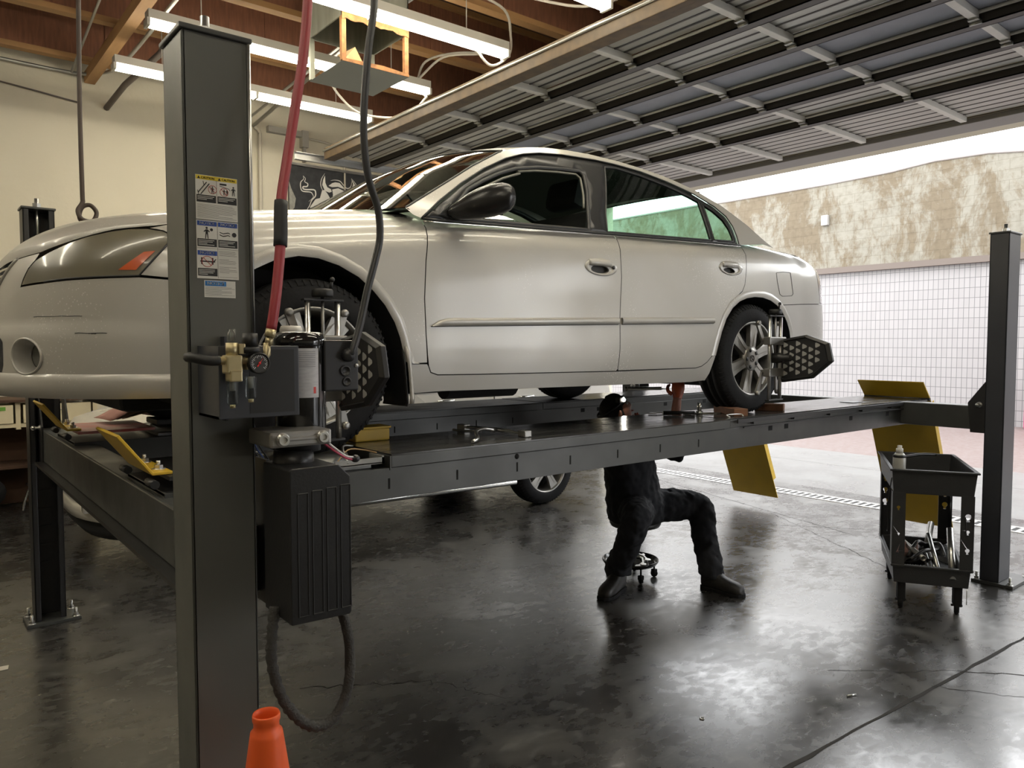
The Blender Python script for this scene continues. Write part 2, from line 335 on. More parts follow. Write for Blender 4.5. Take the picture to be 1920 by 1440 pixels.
bm_ = MB().box((1.575,-3.9,4.34),(1.675,9.08,4.445)); struct(bm_.build('trim_40', mat('knotty_beam', (.48,.28,.12), .7, var=.7, scale=3, c2=(.24,.12,.05), stretch=(3,.4,3))))
bm_ = MB().box((6.9,-3.9,4.20),(7.1,9.08,4.445)); struct(bm_.build('trim_41', MATS['knotty_beam']))
# conduits, rods and cables under the roof
galv = mat('galvanised_tube', (.45,.45,.43), .35, metal=.8, var=.3)
def conduit(pts, r, lab, m=None, grp=None, name='conduit'):
    return tag(MB().tube(pts, r, 8).build(name, m or galv), lab, 'pipe', grp or 'conduits under the roof')
conduit(spline([(-2,9.02,4.42),(0.4,9.02,4.41),(1.4,9.02,4.40),(1.66,8.8,4.38),(1.76,8.2,4.33),(1.78,6.5,4.33),(1.78,4.2,4.33)],5), .018, 'grey conduit bending from the back wall along the timber beam')
conduit([(1.78,9.09,4.12),(1.86,8.6,4.25),(2.0,7.8,4.36),(2.0,7.2,4.42)], .03, 'thick dark pipe slanting down into the back wall left of the tall post', mat('dark_pipe', (.14,.12,.11), .5, metal=.5))
conduit([(1.45,9.0,4.4),(1.35,7.0,4.42),(1.35,4,4.42)], .012, 'thin conduit left of the timber beam')
conduit([(3.2,9.09,4.2),(3.2,6.2,4.33),(3.2,3,4.38)], .014, 'thin grey conduit running under the joists right of the tall post')
conduit([(3.36,9.09,4.22),(3.3,6.2,4.40),(3.3,3,4.40)], .02, 'stouter grey conduit beside the thin one under the joists')
conduit(spline([(3.36,9.06,4.2),(3.42,9.05,4.14),(3.42,9.05,3.9),(3.42,9.05,2)],4), .022, 'cream conduit dropping down the back wall beside the tall post', mat('cream_conduit', (.5,.46,.38), .6))
conduit(spline([(3.55,9.06,4.2),(4.3,9.06,4.16),(4.5,9.06,4.1),(4.53,9.06,3.9),(4.53,9.06,3.6)],4), .012, 'cream conduit looping over the bull banner on the wall', MATS['cream_conduit'])
tag(MB().box((3.52,9.02,4.17),(3.95,9.1,4.24)).box((3.94,9.0,4.05),(4.02,9.1,4.25)).box((3.97,9.04,3.88),(4.0,9.1,4.17)).build('wall_bracket', mat('grey_bracket', (.36,.34,.30), .6), weld=False), 'grey metal bracket and upright on the wall above the bull banner', 'bracket')
conduit([(.8,9.07,4.36),(.8,9.07,4.2),(1.1,9.07,4.17),(1.55,9.07,4.12)], .008, 'thin dark wire frame fixed to the back wall under the joist', MATS['dark_pipe'])
wc = mat('pale_cable', (.5,.46,.40), .5)
def cable(pts, lab, r=.011): return tag(MB().tube(spline(pts,6), r, 7).build('lamp_cable', wc), lab, 'cable', 'pale flexes round the lamps')
cable([(2.35,5.9,4.44),(2.9,5.7,4.40),(3.25,5.0,4.40),(3.55,4.95,4.38),(3.95,5.0,4.36),(4.1,5.1,4.22),(4.08,5.1,4.05),(3.9,5.12,3.93),(3.7,5.1,4.05)], 'pale flex looping round the end of the nearest long lamp')
cable([(3.3,4.85,4.38),(3.9,4.5,4.25),(4.2,4.25,4.20),(4.4,4.0,4.28),(4.4,3.9,4.4)], 'pale flex sagging between the junction box and the rightmost lamp')
cable([(3.9,6.28,4.1),(3.95,6.2,4.28),(4.15,6.05,4.36),(4.4,5.9,4.38),(4.3,5.85,4.33),(4.05,6.05,4.3),(3.88,6.25,4.1)], 'pale double flex looping over the end of the middle lamp')
cable([(4.0,6.25,3.98),(3.85,6.4,3.8),(3.5,6.6,3.8),(3.35,6.8,4.0),(3.2,6.9,4.3)], 'pale flex hanging below the open duct')
cable([(2.0,5.9,4.42),(2.3,5.7,4.36),(2.55,5.6,4.34),(2.75,5.3,4.42)], 'pale flex to the small box left of the duct')
tag(MB().box((2.5,5.55,4.32),(2.62,5.67,4.4), bev=.005).build('junction_box', galv), 'small grey junction box left of the open duct', 'box')
tag(MB().box((3.2,4.82,4.33),(3.36,4.98,4.42), bev=.005).build('junction_box', mat('green_grey_box', (.25,.28,.24), .6)), 'green grey junction box above the nearest long lamp', 'box')
# ---------------------------------------------------------------- long twin fluorescent lamps
white_tube = emit('lit_fluorescent_tube', (1.0,.93,.76), TUBE_POWER); hous = mat('white_lamp_housing', (.55,.53,.48), .45)
lab = {3.9:'long lit tube lamp at the top edge, nearest the raised door', 5.07:'long lit tube lamp ending above the raised door edge, nearest of those seen whole', 6.27:'long lit tube lamp passing behind the open duct', 7.42:'long lit tube lamp nearest the back wall'}
def lamp(x0, x1, y, z, label):
    t = thing('tube_lamp', ((x0+x1)/2, y, z), label, 'lamp', 'tube lamps under the roof')
    for xx in (x0+.4, x1-.4): MB().tube([(xx,y,z+.10),(xx,y,4.46)], .004, 6).build('hanger_rod', hous, t)
    xm = (x0+x1)/2
    h = MB().box((x0,y-.055,z+.035),(x1,y+.055,z+.10)); h.prism([(y-.055,z+.035),(y+.055,z+.035),(y+.02,z+.012),(y-.02,z+.012)], x0, x1, plane='yz'); h.build('housing', hous, t, weld=False)
    for xa, xb in ((x0+.02,xm-.02),(xm+.02,x1-.02)):
        for s in (-.03,.03):
            MB().tube([(xa,y+s,z),(xb,y+s,z)], .016, 8, cap=True).build('tube', white_tube, t)
    for xe in (x0, xm, x1):
        MB().box((xe-.012,y-.055,z-.022),(xe+.012,y+.055,z+.035), bev=.003).build('lamp_holder', hous, t)
for y, l in lab.items(): lamp(1.52, 4.02, y, 4.02, l)
for q_, t_ in ((2.75,'long lit tube lamp above the raised saloon, out of the frame'),(1.6,'long lit tube lamp above the near posts, out of the frame'),(.45,'long lit tube lamp over the viewer, out of the frame')): lamp(1.52,4.02,q_,4.02,t_)
for q_, t_ in ((2.75,'added unseen tube lamp left of the viewer over the front bay'),(.45,'added unseen tube lamp behind and left of the viewer'),(-1.9,'added unseen tube lamp far behind the viewer')): lamp(-2.4,.1,q_,4.02,t_)  # unseen lamp rows added to brighten the front bumper and near post
lamp(-3.4,-.9,5.0,4.02,'long lit tube lamp behind the viewer, over the front bay'); lamp(-3.4,-.9,6.27,4.02,'long lit tube lamp behind the viewer, far row')

# ---------------------------------------------------------------- open rusty duct outlet
d = thing('air_duct', (2.9,5.5,3.68), 'grey sheet metal duct with a torn, rust edged open outlet', 'duct')
duct = mat('streaked_duct', (.27,.27,.22), .55, metal=.35, var=.7, scale=7, c2=(.16,.16,.13), stretch=(3,3,.4)); rust = mat('orange_rust', (.33,.15,.05), .8, var=.9, scale=30, c2=(.16,.07,.03))
m = MB(); X0,X1_,Y0,Y1 = 2.6,3.17,5.22,5.8
m.box((X0,Y0,4.03),(X1_,Y0+.01,4.98)).box((X0,Y1-.01,4.03),(X1_,Y1,4.98)).box((X0,Y0,4.03),(X0+.01,Y1,4.98)).box((X1_-.01,Y0,4.03),(X1_,Y1,4.98)).build('duct_body', duct, d, weld=False)
for a, b in ((X0,Y0),(X1_-.035,Y0),(X0,Y1-.035),(X1_-.035,Y1-.035)): MB().box((a,b,3.71),(a+.035,b+.035,4.03)).build('corner_post', rust if b < 5.4 else duct, d)
pts = []; n = 16
for i in range(n+1): pts.append((X0+(X1_-X0)*i/n, 4.02-random.uniform(0,.02)))
MB().prism([(X0,4.06),(X1_,4.06)]+pts[::-1], Y0-.006, Y0-.002, plane='xz').build('rust_edge', rust, d)
MB().prism([(X0,3.70),(X1_,3.70),(X1_,3.72),(2.95,3.735),(X0,3.72)], Y0-.006, Y0-.001, plane='xz').build('rust_edge', rust, d)
m = MB(); m.add([(X0,Y0,3.70),(X1_,Y0,3.70),(X1_,Y1,3.70),(X0,Y1,3.70),(2.88,5.5,3.735)], [(0,1,4),(1,2,4),(2,3,4),(3,0,4),(3,2,1,0)]); m.build('bottom_pan', mat('pan_grey', (.33,.35,.33), .5, metal=.3), d)
m = MB(); m.add([(2.63,5.24,3.72),(3.15,5.24,3.73),(2.78,5.36,3.88),(2.7,5.5,3.84),(2.95,5.5,3.78)], [(0,1,4,2),(0,2,3)]); m.build('torn_liner', mat('tan_liner', (.42,.31,.16), .8, var=.5), d, solid=.004)
# ---------------------------------------------------------------- raised sectional door
DZ = 3.62
D = thing('door_1', (7.6,3.7,DZ), None, None); D['kind'] = 'structure'
skin = mat('grey_door_steel', (.50,.49,.465), .42, metal=.25, var=.35, scale=2.5, stretch=(1,.15,1)); blue = mat('translucent_blue_skin', (.30,.32,.38), .5, var=.2); dark = mat('dark_strut', (.06,.053,.046), .5, metal=.3, var=.3, scale=3)
rustr = mat('brown_edge_rail', (.13,.085,.045), .6, var=.8, scale=12, c2=(.06,.045,.03)); stl = mat('pale_stile', (.70,.69,.65), .5, metal=.2, var=.2)
seams = [3.66,4.16,4.72,5.27,5.80,6.46,7.64]
YA, YB = -.3, 7.68
for i in range(6):
    a, b = seams[i], seams[i+1]; s = MB(); plain = i in (2,3)
    z = DZ+.045
    if plain: s.box((a+.01,YA,z),(b-.01,YB,z+.03))
    else:      # ribbed skin, pattern of pressed ribs
        n = 5 if i < 5 else 9; prof = []
        for q in range(n):
            t = a+.01+(b-a-.02)*q/n; e = (b-a-.02)/n
            prof += [(t, z+.012),(t+e*.60,z+.0),(t+e*.64,z+.030),(t+e*.80,z+.032),(t+e*.84,z+.010)]
        prof.append((b-.01,z+.018))
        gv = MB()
        for p in prof[4::5]: gv.box((p[0]-.012,YA,p[1]-.016),(p[0]+.004,YB,p[1]-.012))  # thin dark strips that put rib shade onto the door skin
        s.grid([[Vector((p[0],YA,p[1])) for p in prof],[Vector((p[0],YB,p[1])) for p in prof]], False)
    sec = s.build('door_section', blue if plain else skin, D, solid=0 if plain else .004)
    if not plain: gv.build('rib_shade_line', dark, sec, weld=False)
    for k in range(9):
        yy = 6.5-.918*k+.02
        if yy < YA: continue
        MB().box((a+.03 if i < 5 else a+.16,yy-.026,z-.05),(b-.03 if i<5 else b-.08,yy+.026,z-.002), bev=.004).build('stile', stl, sec)
        if i < 5:
            h = MB().box((b-.06,yy-.03,z-.062),(b+.05,yy+.03,z-.052)); h.tube([(b-.01,yy-.035,z-.068),(b-.01,yy+.035,z-.068)], .012, 8); h.build('hinge', galv, sec)
    if i:
        MB().box((a-.005,YA,z-.075),(a+.075,YB,z-.068)).box((a-.005,YA,z-.075),(a+.003,YB,z)).box((a+.067,YA,z-.075),(a+.075,YB,z-.03)).build('strut', dark, sec, weld=False)
        MB().tube([(a-.03,YA,z-.012),(a-.03,YB,z-.012)], .012, 6).build('seam_bead', stl, sec)
e = MB().box((3.60,YA,DZ-.03),(3.66,YB,DZ+.09), bev=.006); e.box((3.655,YA,DZ-.03),(3.72,YB,DZ-.022)); e.build('edge_rail', rustr, D, weld=False)
MB().tube([(3.595,YA,DZ+.06),(3.595,YB,DZ+.06)], .012, 8).build('edge_rod', galv, D)
MB().box((7.62,YA,DZ-.01),(7.93,YB,DZ+.04), bev=.01).build('bottom_seal', mat('seal_grey', (.26,.25,.24), .6), D)
for yy in (YB+.05, YA-.05):
    MB().box((3.3,yy-.02,DZ-.06),(7.9,yy+.03,DZ-.055)).box((3.3,yy+.025,DZ-.06),(7.9,yy+.03,DZ+.02)).box((3.3,yy-.02,DZ+.015),(7.9,yy+.03,DZ+.02)).build('track', galv, D, weld=False)
# ---------------------------------------------------------------- bull banner on the back wall
bn = thing('wall_banner', (4.4,9.08,2.35), 'black banner with a white outlined charging bull, on the back wall', 'banner')
blk = mat('banner_black', (.02,.021,.022), .6, var=.6, scale=14, c2=(.05,.05,.055)); wh = mat('banner_white', (.7,.68,.62), .6)
MB().prism([(3.78,3.82),(5.04,3.82),(5.04,2.35),(3.78,2.35)], 9.075, 9.09, plane='xz').build('banner_cloth', blk, bn)
MB().box((3.76,9.03,3.82),(5.08,9.09,3.85)).build('banner_rail', galv, bn)
def stroke(pts, w, y0, m=None, closed=False, taper=True):
    m = m or MB(); P = spline([(a,0,b) for a,b in pts], 5); n = len(P)
    rows = []
    for i, p in enumerate(P):
        d = (P[min(i+1,n-1)]-P[max(i-1,0)]).normalized(); q = Vector((-d.z,0,d.x)); ww = w*(min(1, .25+2.5*min(i,n-1-i)/n) if taper else 1)
        rows.append([Vector((p.x+q.x*ww,y0,p.z+q.z*ww)), Vector((p.x-q.x*ww,y0,p.z-q.z*ww))])
    m.grid(rows, False); return m
bt = MB()
stroke([(3.97,3.71),(4.0,3.68),(3.99,3.64),(4.03,3.62),(4.02,3.585),(3.97,3.575),(3.97,3.55),(4.01,3.545),(4.1,3.555),(4.13,3.54),(4.13,3.48),(4.08,3.42),(4.05,3.35),(4.02,3.3),(3.99,3.2)], .008, 9.072, bt)
stroke([(3.97,3.71),(3.975,3.67),(3.94,3.63),(3.935,3.57),(3.96,3.52),(4.06,3.52),(4.09,3.50),(4.10,3.46),(4.04,3.40)], .006, 9.072, bt)
bt.prism([(4.13,3.44),(4.19,3.46),(4.22,3.56),(4.25,3.57),(4.29,3.53),(4.33,3.47),(4.34,3.36),(4.4,3.30),(4.42,3.2),(4.44,2.9),(4.0,2.9),(4.02,3.2),(4.06,3.34)], 9.066, 9.074, plane='xz')
bt.prism([(4.26,3.75),(4.235,3.69),(4.225,3.63),(4.26,3.56),(4.32,3.545),(4.35,3.56),(4.34,3.59),(4.29,3.61),(4.265,3.66)], 9.066, 9.074, plane='xz')
bt.prism([(4.31,3.63),(4.36,3.67),(4.40,3.685),(4.46,3.685),(4.50,3.65),(4.54,3.61),(4.44,3.635),(4.36,3.62)], 9.066, 9.074, plane='xz')
bt.prism([(4.36,3.59),(4.44,3.615),(4.54,3.585),(4.61,3.60),(4.64,3.64),(4.655,3.70),(4.63,3.76),(4.68,3.69),(4.675,3.60),(4.62,3.555),(4.56,3.55),(4.5,3.52),(4.465,3.47),(4.42,3.47),(4.38,3.42),(4.365,3.47),(4.37,3.53)], 9.066, 9.074, plane='xz')
stroke([(4.63,3.77),(4.70,3.69),(4.695,3.59),(4.63,3.535)], .005, 9.072, bt); stroke([(4.34,3.70),(4.40,3.715),(4.47,3.71),(4.52,3.665),(4.57,3.63),(4.62,3.66),(4.64,3.74)], .006, 9.072, bt)
stroke([(4.26,3.78),(4.215,3.70),(4.205,3.62),(4.245,3.53)], .005, 9.072, bt)
bt.build('bull_drawing', wh, bn, weld=False)
MB().prism([(3.785,3.62),(3.81,3.54),(3.87,3.42),(3.85,3.30),(3.785,3.24)], 9.068, 9.076, plane='xz').build('peeled_patch', mat('peeled_grey', (.35,.34,.30), .8, var=.8, scale=25), bn)
# ================================================================ four post car lift
LZ = 1.19                                   # runway top
steel = mat('charcoal_lift_paint', (.064,.066,.063), .36, var=.5, scale=5, rvar=.07, c2=(.03,.031,.032)); steel2 = mat('black_lift_paint', (.022,.022,.023), .38, var=.4, scale=8)
navy = mat('navy_box_shaded_post', (.045,.048,.058), .36, var=.3, scale=5); zinc = mat('bright_zinc', (.62,.62,.60), .28, metal=.95, var=.2); yellow = mat('yellow_lift_paint', (.62,.40,.03), .42, var=.35, scale=7, c2=(.40,.26,.04))
deck = mat('worn_black_deck', (.045,.045,.046), .17, var=.8, scale=7, c2=(.09,.09,.088), stretch=(.6,2,1), rvar=.08, bump=.12, bscale=30)
lit_post_m = mat('lit_charcoal_post', (.108,.110,.100), .38, var=.4, scale=4, rvar=.06, c2=(.08,.082,.076))  # lightened copy of the lift charcoal, for the brightly lit near front post
lift = thing('car_lift', (3.2,3.5,0), 'black four post alignment lift carrying the silver saloon on two raised runways', 'car lift')
def nut(m, c, r=.014, h=.014, ax=(0,0,1)):
    m.lathe([(0,0),(r,0),(r,h),(0,h)], c, ax, n=6, smooth=False); m.lathe([(0,h),(r*.5,h),(r*.5,h+.014),(0,h+.014)], c, ax, n=8); m.lathe([(0,-.003),(r*1.5,-.003),(r*1.5,.001),(0,.001)], c, ax, n=14); return m
def post(x0, x1, y0, y1, h, opn, plate, bolt_dx=0., pm=None):
    """C channel open towards opn (+1 = +Y), lipped, on a bolted base plate, a threaded rod through its cap"""
    t = .010; m = MB(); yb, yo = (y0, y1) if opn > 0 else (y1, y0)
    m.box((x0,yb,.02),(x1,yb+opn*t,h)); m.box((x0,yb,.02),(x0+t,yo,h)); m.box((x1-t,yb,.02),(x1,yo,h))
    m.box((x0,yo-opn*t,.02),(x0+.03,yo,h)); m.box((x1-.03,yo-opn*t,.02),(x1,yo,h))
    p = m.build('post', pm or lit_post_m, lift, bevel=.004, weld=False)
    lad = MB(); z = .25
    while z < h-.2: lad.box((x0+.045,yb+opn*t,z),(x1-.045,yb+opn*(t+.006),z+.085)); z += .105
    lad.build('lock_ladder', steel2, p, weld=False)
    MB().box((x0-.007,y0-.007,h),(x1+.007,y1+.007,h+.012), bev=.003).build('cap_plate', steel, p)
    c = ((x0+x1)/2+bolt_dx, (y0+y1)/2, h+.012); b = MB(); nut(b, c, .022, .03); b.tube([(c[0],c[1],h-.18),(c[0],c[1],h+.07)], .011, 10); b.build('threaded_rod', zinc, p)
    X0,X1_,Y0,Y1 = plate
    MB().box((X0,Y0,0),(X1_,Y1,.02), bev=.003).build('base_plate', steel, p)
    for a in (X0+.025, X1_-.025):
        for q in (Y0+.025, Y1-.025):
            b = MB(); nut(b, (a,q,.022), .014, .016); b.tube([(a,q,.02),(a,q,.07)], .008, 8); b.build('anchor_bolt', zinc, p)
    return p
pA = post(.521,.675,1.85,2.01,2.325,1,(.46,.76,1.80,2.08))  # posts share one paint; lit and shaded tones are painted in per post
pB = post(.545,.70,5.0,5.14,2.36,-1,(.50,.77,4.96,5.17),pm=steel2); pB['label'] = 'far front post, open side facing the car'
pC = post(5.62,5.82,1.82,1.935,2.33,1,(5.60,5.95,1.73,1.98),pm=navy); pC['label'] = 'near rear post beside the black cart'
pD = post(5.62,5.80,5.06,5.2,2.36,-1,(5.58,5.86,5.02,5.24),pm=steel2)
MB().tube([(.672,1.842,1.63),(.672,1.842,2.32)], .0045, 6).build('air_pipe', zinc, pA)
# crossbeams with end brackets
def crossbeam(x0, x1, z0, z1, ya, yb):
    c = MB().box((x0,ya,z0),(x1,yb,z1)).build('crossbeam', steel, lift, bevel=.006)
    for y, s in ((ya,1),(yb,-1)):
        MB().prism([(y-s*.06,z0-.02),(y+s*.12,z0-.02),(y+s*.14,z1+.02),(y+s*.04,z1+.16),(y+s*.02,z1+.18),(y-s*.06,z1+.18)] , x0-.008, x0, plane='yz').prism([(y-s*.06,z0-.02),(y+s*.12,z0-.02),(y+s*.14,z1+.02),(y+s*.04,z1+.16),(y+s*.02,z1+.18),(y-s*.06,z1+.18)], x1, x1+.008, plane='yz').build('end_bracket', steel2, c, weld=False)
        b = MB(); b.tube([(x0-.045,y+s*.07,z1-.03+.04),(x0,y+s*.07,z1+.01)], .008, 8); b.ball((x0-.04,y+s*.07,z1+.01), .014, n=8); nut(b, (x0-.008,y+s*.07,z1+.01), .013, .008, (-1,0,0)); b.build('lock_pin', zinc, c)
    return c
f = crossbeam(.60,.72,.945,1.125,1.96,5.04); MB().box((.56,2.05,.93),(.74,4.95,.945)).build('lower_flange', steel2, f)
crossbeam(5.63,5.76,1.03,1.19,1.90,5.12)
# runways
def runway(y0, y1, near):
    rt = MB(); xs, xe = .62, 6.05
    rt.box((1.42,y0,LZ-.006),(3.55,y1,LZ)); rt.box((3.56,y0+.012,LZ-.004),(xe,y1-.012,LZ+.002))
    r = rt.build('runway', deck, lift, weld=False)
    s = MB()
    for y, q in ((y0,1),(y1,-1)):
        s.box((1.42,y,1.14),(3.55,y+q*.008,LZ-.0062)); s.box((xs,y+q*.003,1.025),(xe,y+q*.012,1.139)); s.box((3.56,y+q*.006,1.14),(xe,y+q*.014,LZ-.006))
        s.box((xs,y+q*.003,1.022),(xe,y+q*.06,1.028))
    s.box((xs,y0+.01,1.03),(xs+.008,y1-.01,1.14)); s.box((xe-.008,y0+.01,1.03),(xe,y1-.01,LZ-.01)); s.box((1.412,y0,1.13),(1.42,y1,LZ-.0062))
    s.build('side_beam', steel, r, weld=False, bevel=.0015)
    g = MB(); x = 1.41; i = 0                      # weld seams, slots and square holes down the outer face
    for y, q in ((y0-.0012,0),(y1+.0002,0)):
        x = 1.41
        while x < 3.4: g.box((x-.004,y+.003,1.06),(x+.004,y+.0045,1.10)); x += .311
        for x in (3.95,4.12,4.9,5.42): g.box((x-.02,y+.003,1.10),(x+.02,y+.0045,1.128))
        g.box((1.5,y+.0004,1.1385),(3.5,y+.002,1.1405)); g.lathe([(0,0),(.012,0),(.012,.002),(0,.002)], (2.03,y+.003,1.125), (0,1,0), 12)
    g.build('slots', mat('slot_black', (.004,.004,.004), .9), r, weld=False)
    rl = MB(); yo = y0-.018 if near else y1+.010; rl.box((3.60,yo,1.165),(6.02,yo+.008,1.188)); rl.box((3.66,yo+.002,1.135),(6.0,yo+.012,1.142)); x = 3.75
    while x < 6: rl.tube([(x,yo-.004,1.16),(x,yo+.02,1.16)], .007, 8); x += .42
    rl.build('edge_rail', steel2, r, weld=False)
    # sunk front bay with a turntable
    tb = MB(); tb.box((xs,y0+.005,1.13),(1.412,y1-.005,1.138)); tb.build('turntable_bay', steel2, r)
    tp = MB(); tp.lathe([(0,.0),(.17,.0),(.175,.012),(.165,.044),(.10,.050),(0,.050)], ((1.18),(y0+y1)/2,1.139), (0,0,1), 36); tp.box((1.0,(y0+y1)/2-.2,1.139),(1.36,(y0+y1)/2+.2,1.152)); tp.build('turntable', mat('grimy_steel', (.25,.25,.24), .4, metal=.7, var=.7, scale=14), r)
    cv = MB(); cv.box((.64,y0+.02,1.175),(.98,y1-.02,1.188)); cv.build('front_cover', mat('red_worn_plate', (.38,.045,.03), .42, var=1.0, scale=6, c2=(.34,.24,.22)) if not near else steel2, r)
    # bent yellow wheel stop at the front
    W0, W1 = y0+.06, y1-.12; st = MB(); t = .008
    prof = [(.66,1.19),(.60,1.19),(.50,1.32),(.508,1.326),(.603,1.20),(.66,1.20)]
    if near: prof = [(a, b) for a, b in prof]
    st.prism(prof, W0, W1, plane='xz'); st.build('wheel_stop', yellow, r, bevel=.002)
    for y in ((W0+.07),(W1-.07)): b = MB(); nut(b, (.635,y,1.201), .014, .012); b.build('stop_bolt', zinc, r)
    for ya_ in (y0+.03, y1-.11): MB().tube([(.60,ya_,1.165),(.60,ya_+.08,1.165)], .014, 10).build('hinge_eye', steel2, r)
    # ramp hanging at the rear, its flap standing up as a wheel stop
    yy0, yy1 = y0-.02, y1-.02
    a = Vector((6.07,0,1.185)); b = Vector((6.56,0,.12)) ; d = (b-a).normalized(); n = Vector((d.z,0,-d.x))*-1
    def Q(u, v, w): p = a+d*u+n*w; return (p.x, v, p.z)
    Lr = (b-a).length; rp = MB()
    def slab(u0,u1,v0,v1,w0,w1): rp.add([Q(u,v,w) for w in (w0,w1) for v in (v0,v1) for u in (u0,u1)], [(0,2,3,1),(4,5,7,6),(0,1,5,4),(2,6,7,3),(0,4,6,2),(1,3,7,5)])
    slab(0,Lr,yy0,yy1,0,.006); slab(.03,Lr-.2,yy0,yy0+.006,.006,.05); slab(.03,Lr-.2,yy1-.006,yy1,.006,.05)
    slab(.03,Lr-.1,yy0+.11,yy0+.13,.006,.04); slab(.03,Lr-.1,yy1-.15,yy1-.13,.006,.04)
    rp.build('ramp', yellow, r, weld=False)
    fp = MB().prism([(6.055,1.195),(5.935,1.318),(5.941,1.324),(6.062,1.203)], yy0, yy1-.0, plane='xz'); fp.build('ramp_flap', yellow, r)
    MB().tube([(6.06,yy0,1.19),(6.06,yy1,1.19)], .012, 10).build('ramp_hinge', steel2, r)
    if near:
        tg = MB(); tg.box((5.2,2.62,LZ+.003),(5.34,2.72,LZ+.006)); tg.build('deck_mark', steel2, r)
    return r
rN = runway(2.48,2.98,True); rF = runway(4.05,4.55,False)
# ---------------------------------------------------------------- power unit on the near front post
blk_gl = mat('gloss_black_motor', (.012,.012,.012), .12, coat=.5); blk_pl = mat('black_moulded_tank', (.016,.016,.017), .33, var=.3, bump=.04, bscale=150); cast = mat('cast_aluminium', (.36,.35,.33), .42, metal=.85, var=.5, scale=18)
PU = thing('power_unit', (.70,1.80,1.43), 'black hydraulic power unit with upright motor and moulded tank on the near front post', 'hydraulic pump')
pu = MB().box((.542,1.70,1.435),(.727,1.708,1.598), bev=.002).box((.542,1.705,1.435),(.55,1.85,1.598)).box((.719,1.705,1.435),(.727,1.85,1.598)).box((.542,1.705,1.435),(.727,1.85,1.441)).box((.595,1.82,1.42),(.60,1.855,1.62)).build('control_box', navy, PU, weld=False)
MB().box((.61,1.699,1.445),(.715,1.7005,1.59)).build('box_black_panel', steel2, pu)  # black panel on the front of the control box
mtr = MB(); cx, cy = .773, 1.80
mtr.lathe([(0,1.375),(.060,1.375),(.062,1.38),(.062,1.60),(.058,1.612),(.052,1.625),(0,1.628)], (cx,cy,0), (0,0,1), 36)
M_ = mtr.build('pump_motor', blk_gl, PU)
MB().lathe([(.0635,1.598),(.065,1.60),(.065,1.612),(.058,1.628),(.05,1.632),(0,1.632)], (cx,cy,0), (0,0,1), 36).build('motor_cap', blk_gl, M_)
# printed data label wrapped on the cylinder
lb = MB(); rows = []
for i in range(9):
    a = R(-138+8.5*i); rows.append([Vector((cx+.0628*math.cos(a),cy+.0628*math.sin(a),z)) for z in (1.472,1.592)])
lb.grid(rows); LB = lb.build('data_label', mat('label_silver', (.55,.55,.57), .45, var=.6, scale=60, c2=(.38,.38,.42), stretch=(1,1,4)), M_)
lt = MB()
for k in range(9):
    z = 1.584-.0045*k
    lt.grid([[Vector((cx+.0632*math.cos(R(-138+8.5*i)),cy+.0632*math.sin(R(-138+8.5*i)),zz)) for zz in (z,z-.0012)] for i in range(1,8)])
lt.build('label_print', mat('label_grey_ink', (.2,.2,.22), .6), M_, weld=False)
rd = MB(); rd.grid([[Vector((cx+.0633*math.cos(R(-84+i*6)),cy+.0633*math.sin(R(-84+i*6)),zz)) for zz in (1.482,1.498)] for i in range(2)]); rd.build('label_red_mark', mat('label_red', (.6,.05,.04), .5), M_)
cb = MB().box((.812,1.745,1.485),(.905,1.83,1.612), bev=.004).build('switch_box', mat('black_switch_box', (.02,.02,.022), .4), PU)
g = MB(); g.lathe([(0,0),(.017,0),(.017,.012),(.012,.022),(0,.022)], (.874,1.745,1.575), (0,-1,0), 16); g.lathe([(0,0),(.014,0),(.014,.004),(.010,.004),(.010,.001),(0,.001)], (.868,1.745,1.535), (0,-1,0), 20); g.lathe([(0,0),(.012,0),(.012,.003),(.008,.003),(.008,.001),(0,.001)], (.872,1.745,1.508), (0,-1,0), 20); g.build('cable_gland', steel2, cb)
b = MB(); b.lathe([(0,0),(.005,0),(.005,.003),(0,.004)], (.899,1.745,1.548), (0,-1,0), 10); b.build('box_screw', zinc, cb)
# adapter, cast strap, flange and tank
MB().lathe([(0,1.345),(.054,1.345),(.054,1.40),(0,1.40)], (cx-.03,cy-.05,0), (0,0,1), 30).lathe([(0,1.30),(.05,1.30),(.046,1.35),(0,1.35)], (cx-.05,cy-.07,0), (0,0,1), 30).build('pump_body', steel2, PU)
sp_ = MB().box((.640,1.662,1.365),(.790,1.80,1.402), bev=.006); sp_.box((.672,1.657,1.380),(.765,1.663,1.388), bev=.002); S_ = sp_.build('cast_block', cast, PU, weld=False)
for x in (.669,.766):
    b = MB(); b.lathe([(0,0),(.016,0),(.016,.004),(.012,.006),(.012,.012),(.007,.012),(.007,.006),(0,.006)], (x,1.662,1.384), (0,-1,0), 24, smooth=False); b.build('cap_screw', zinc, S_)
tk = MB(); T0,T1,U0,U1,ZB,ZT = .665,.814,1.615,1.775,.962,1.322
hex_ = [(T0,ZB+.004),(T1-.004,ZB),(T1,ZB+.006),(T1,ZT-.03),(T1-.03,ZT),(T0+.004,ZT),(T0,ZT-.004)]
tk.prism(hex_, U0, U1, plane='xz'); tank = tk.build('oil_tank', blk_pl, PU, bevel=.007)
rb = MB()
for k in range(4):
    x = T0+.018+k*.035; P = [(x,ZB+.02),(x+.024,ZB+.02),(x+.024,ZT-.058+k*.003),(x,ZT-.058+k*.003)]
    for a, c in zip(P, P[1:]+P[:1]): rb.tube([(a[0],U0-.0005,a[1]),(c[0],U0-.0005,c[1])], .0016, 6)
rb.build('tank_rib', mat('tank_rib_black', (.02,.02,.021), .3), tank, weld=False)
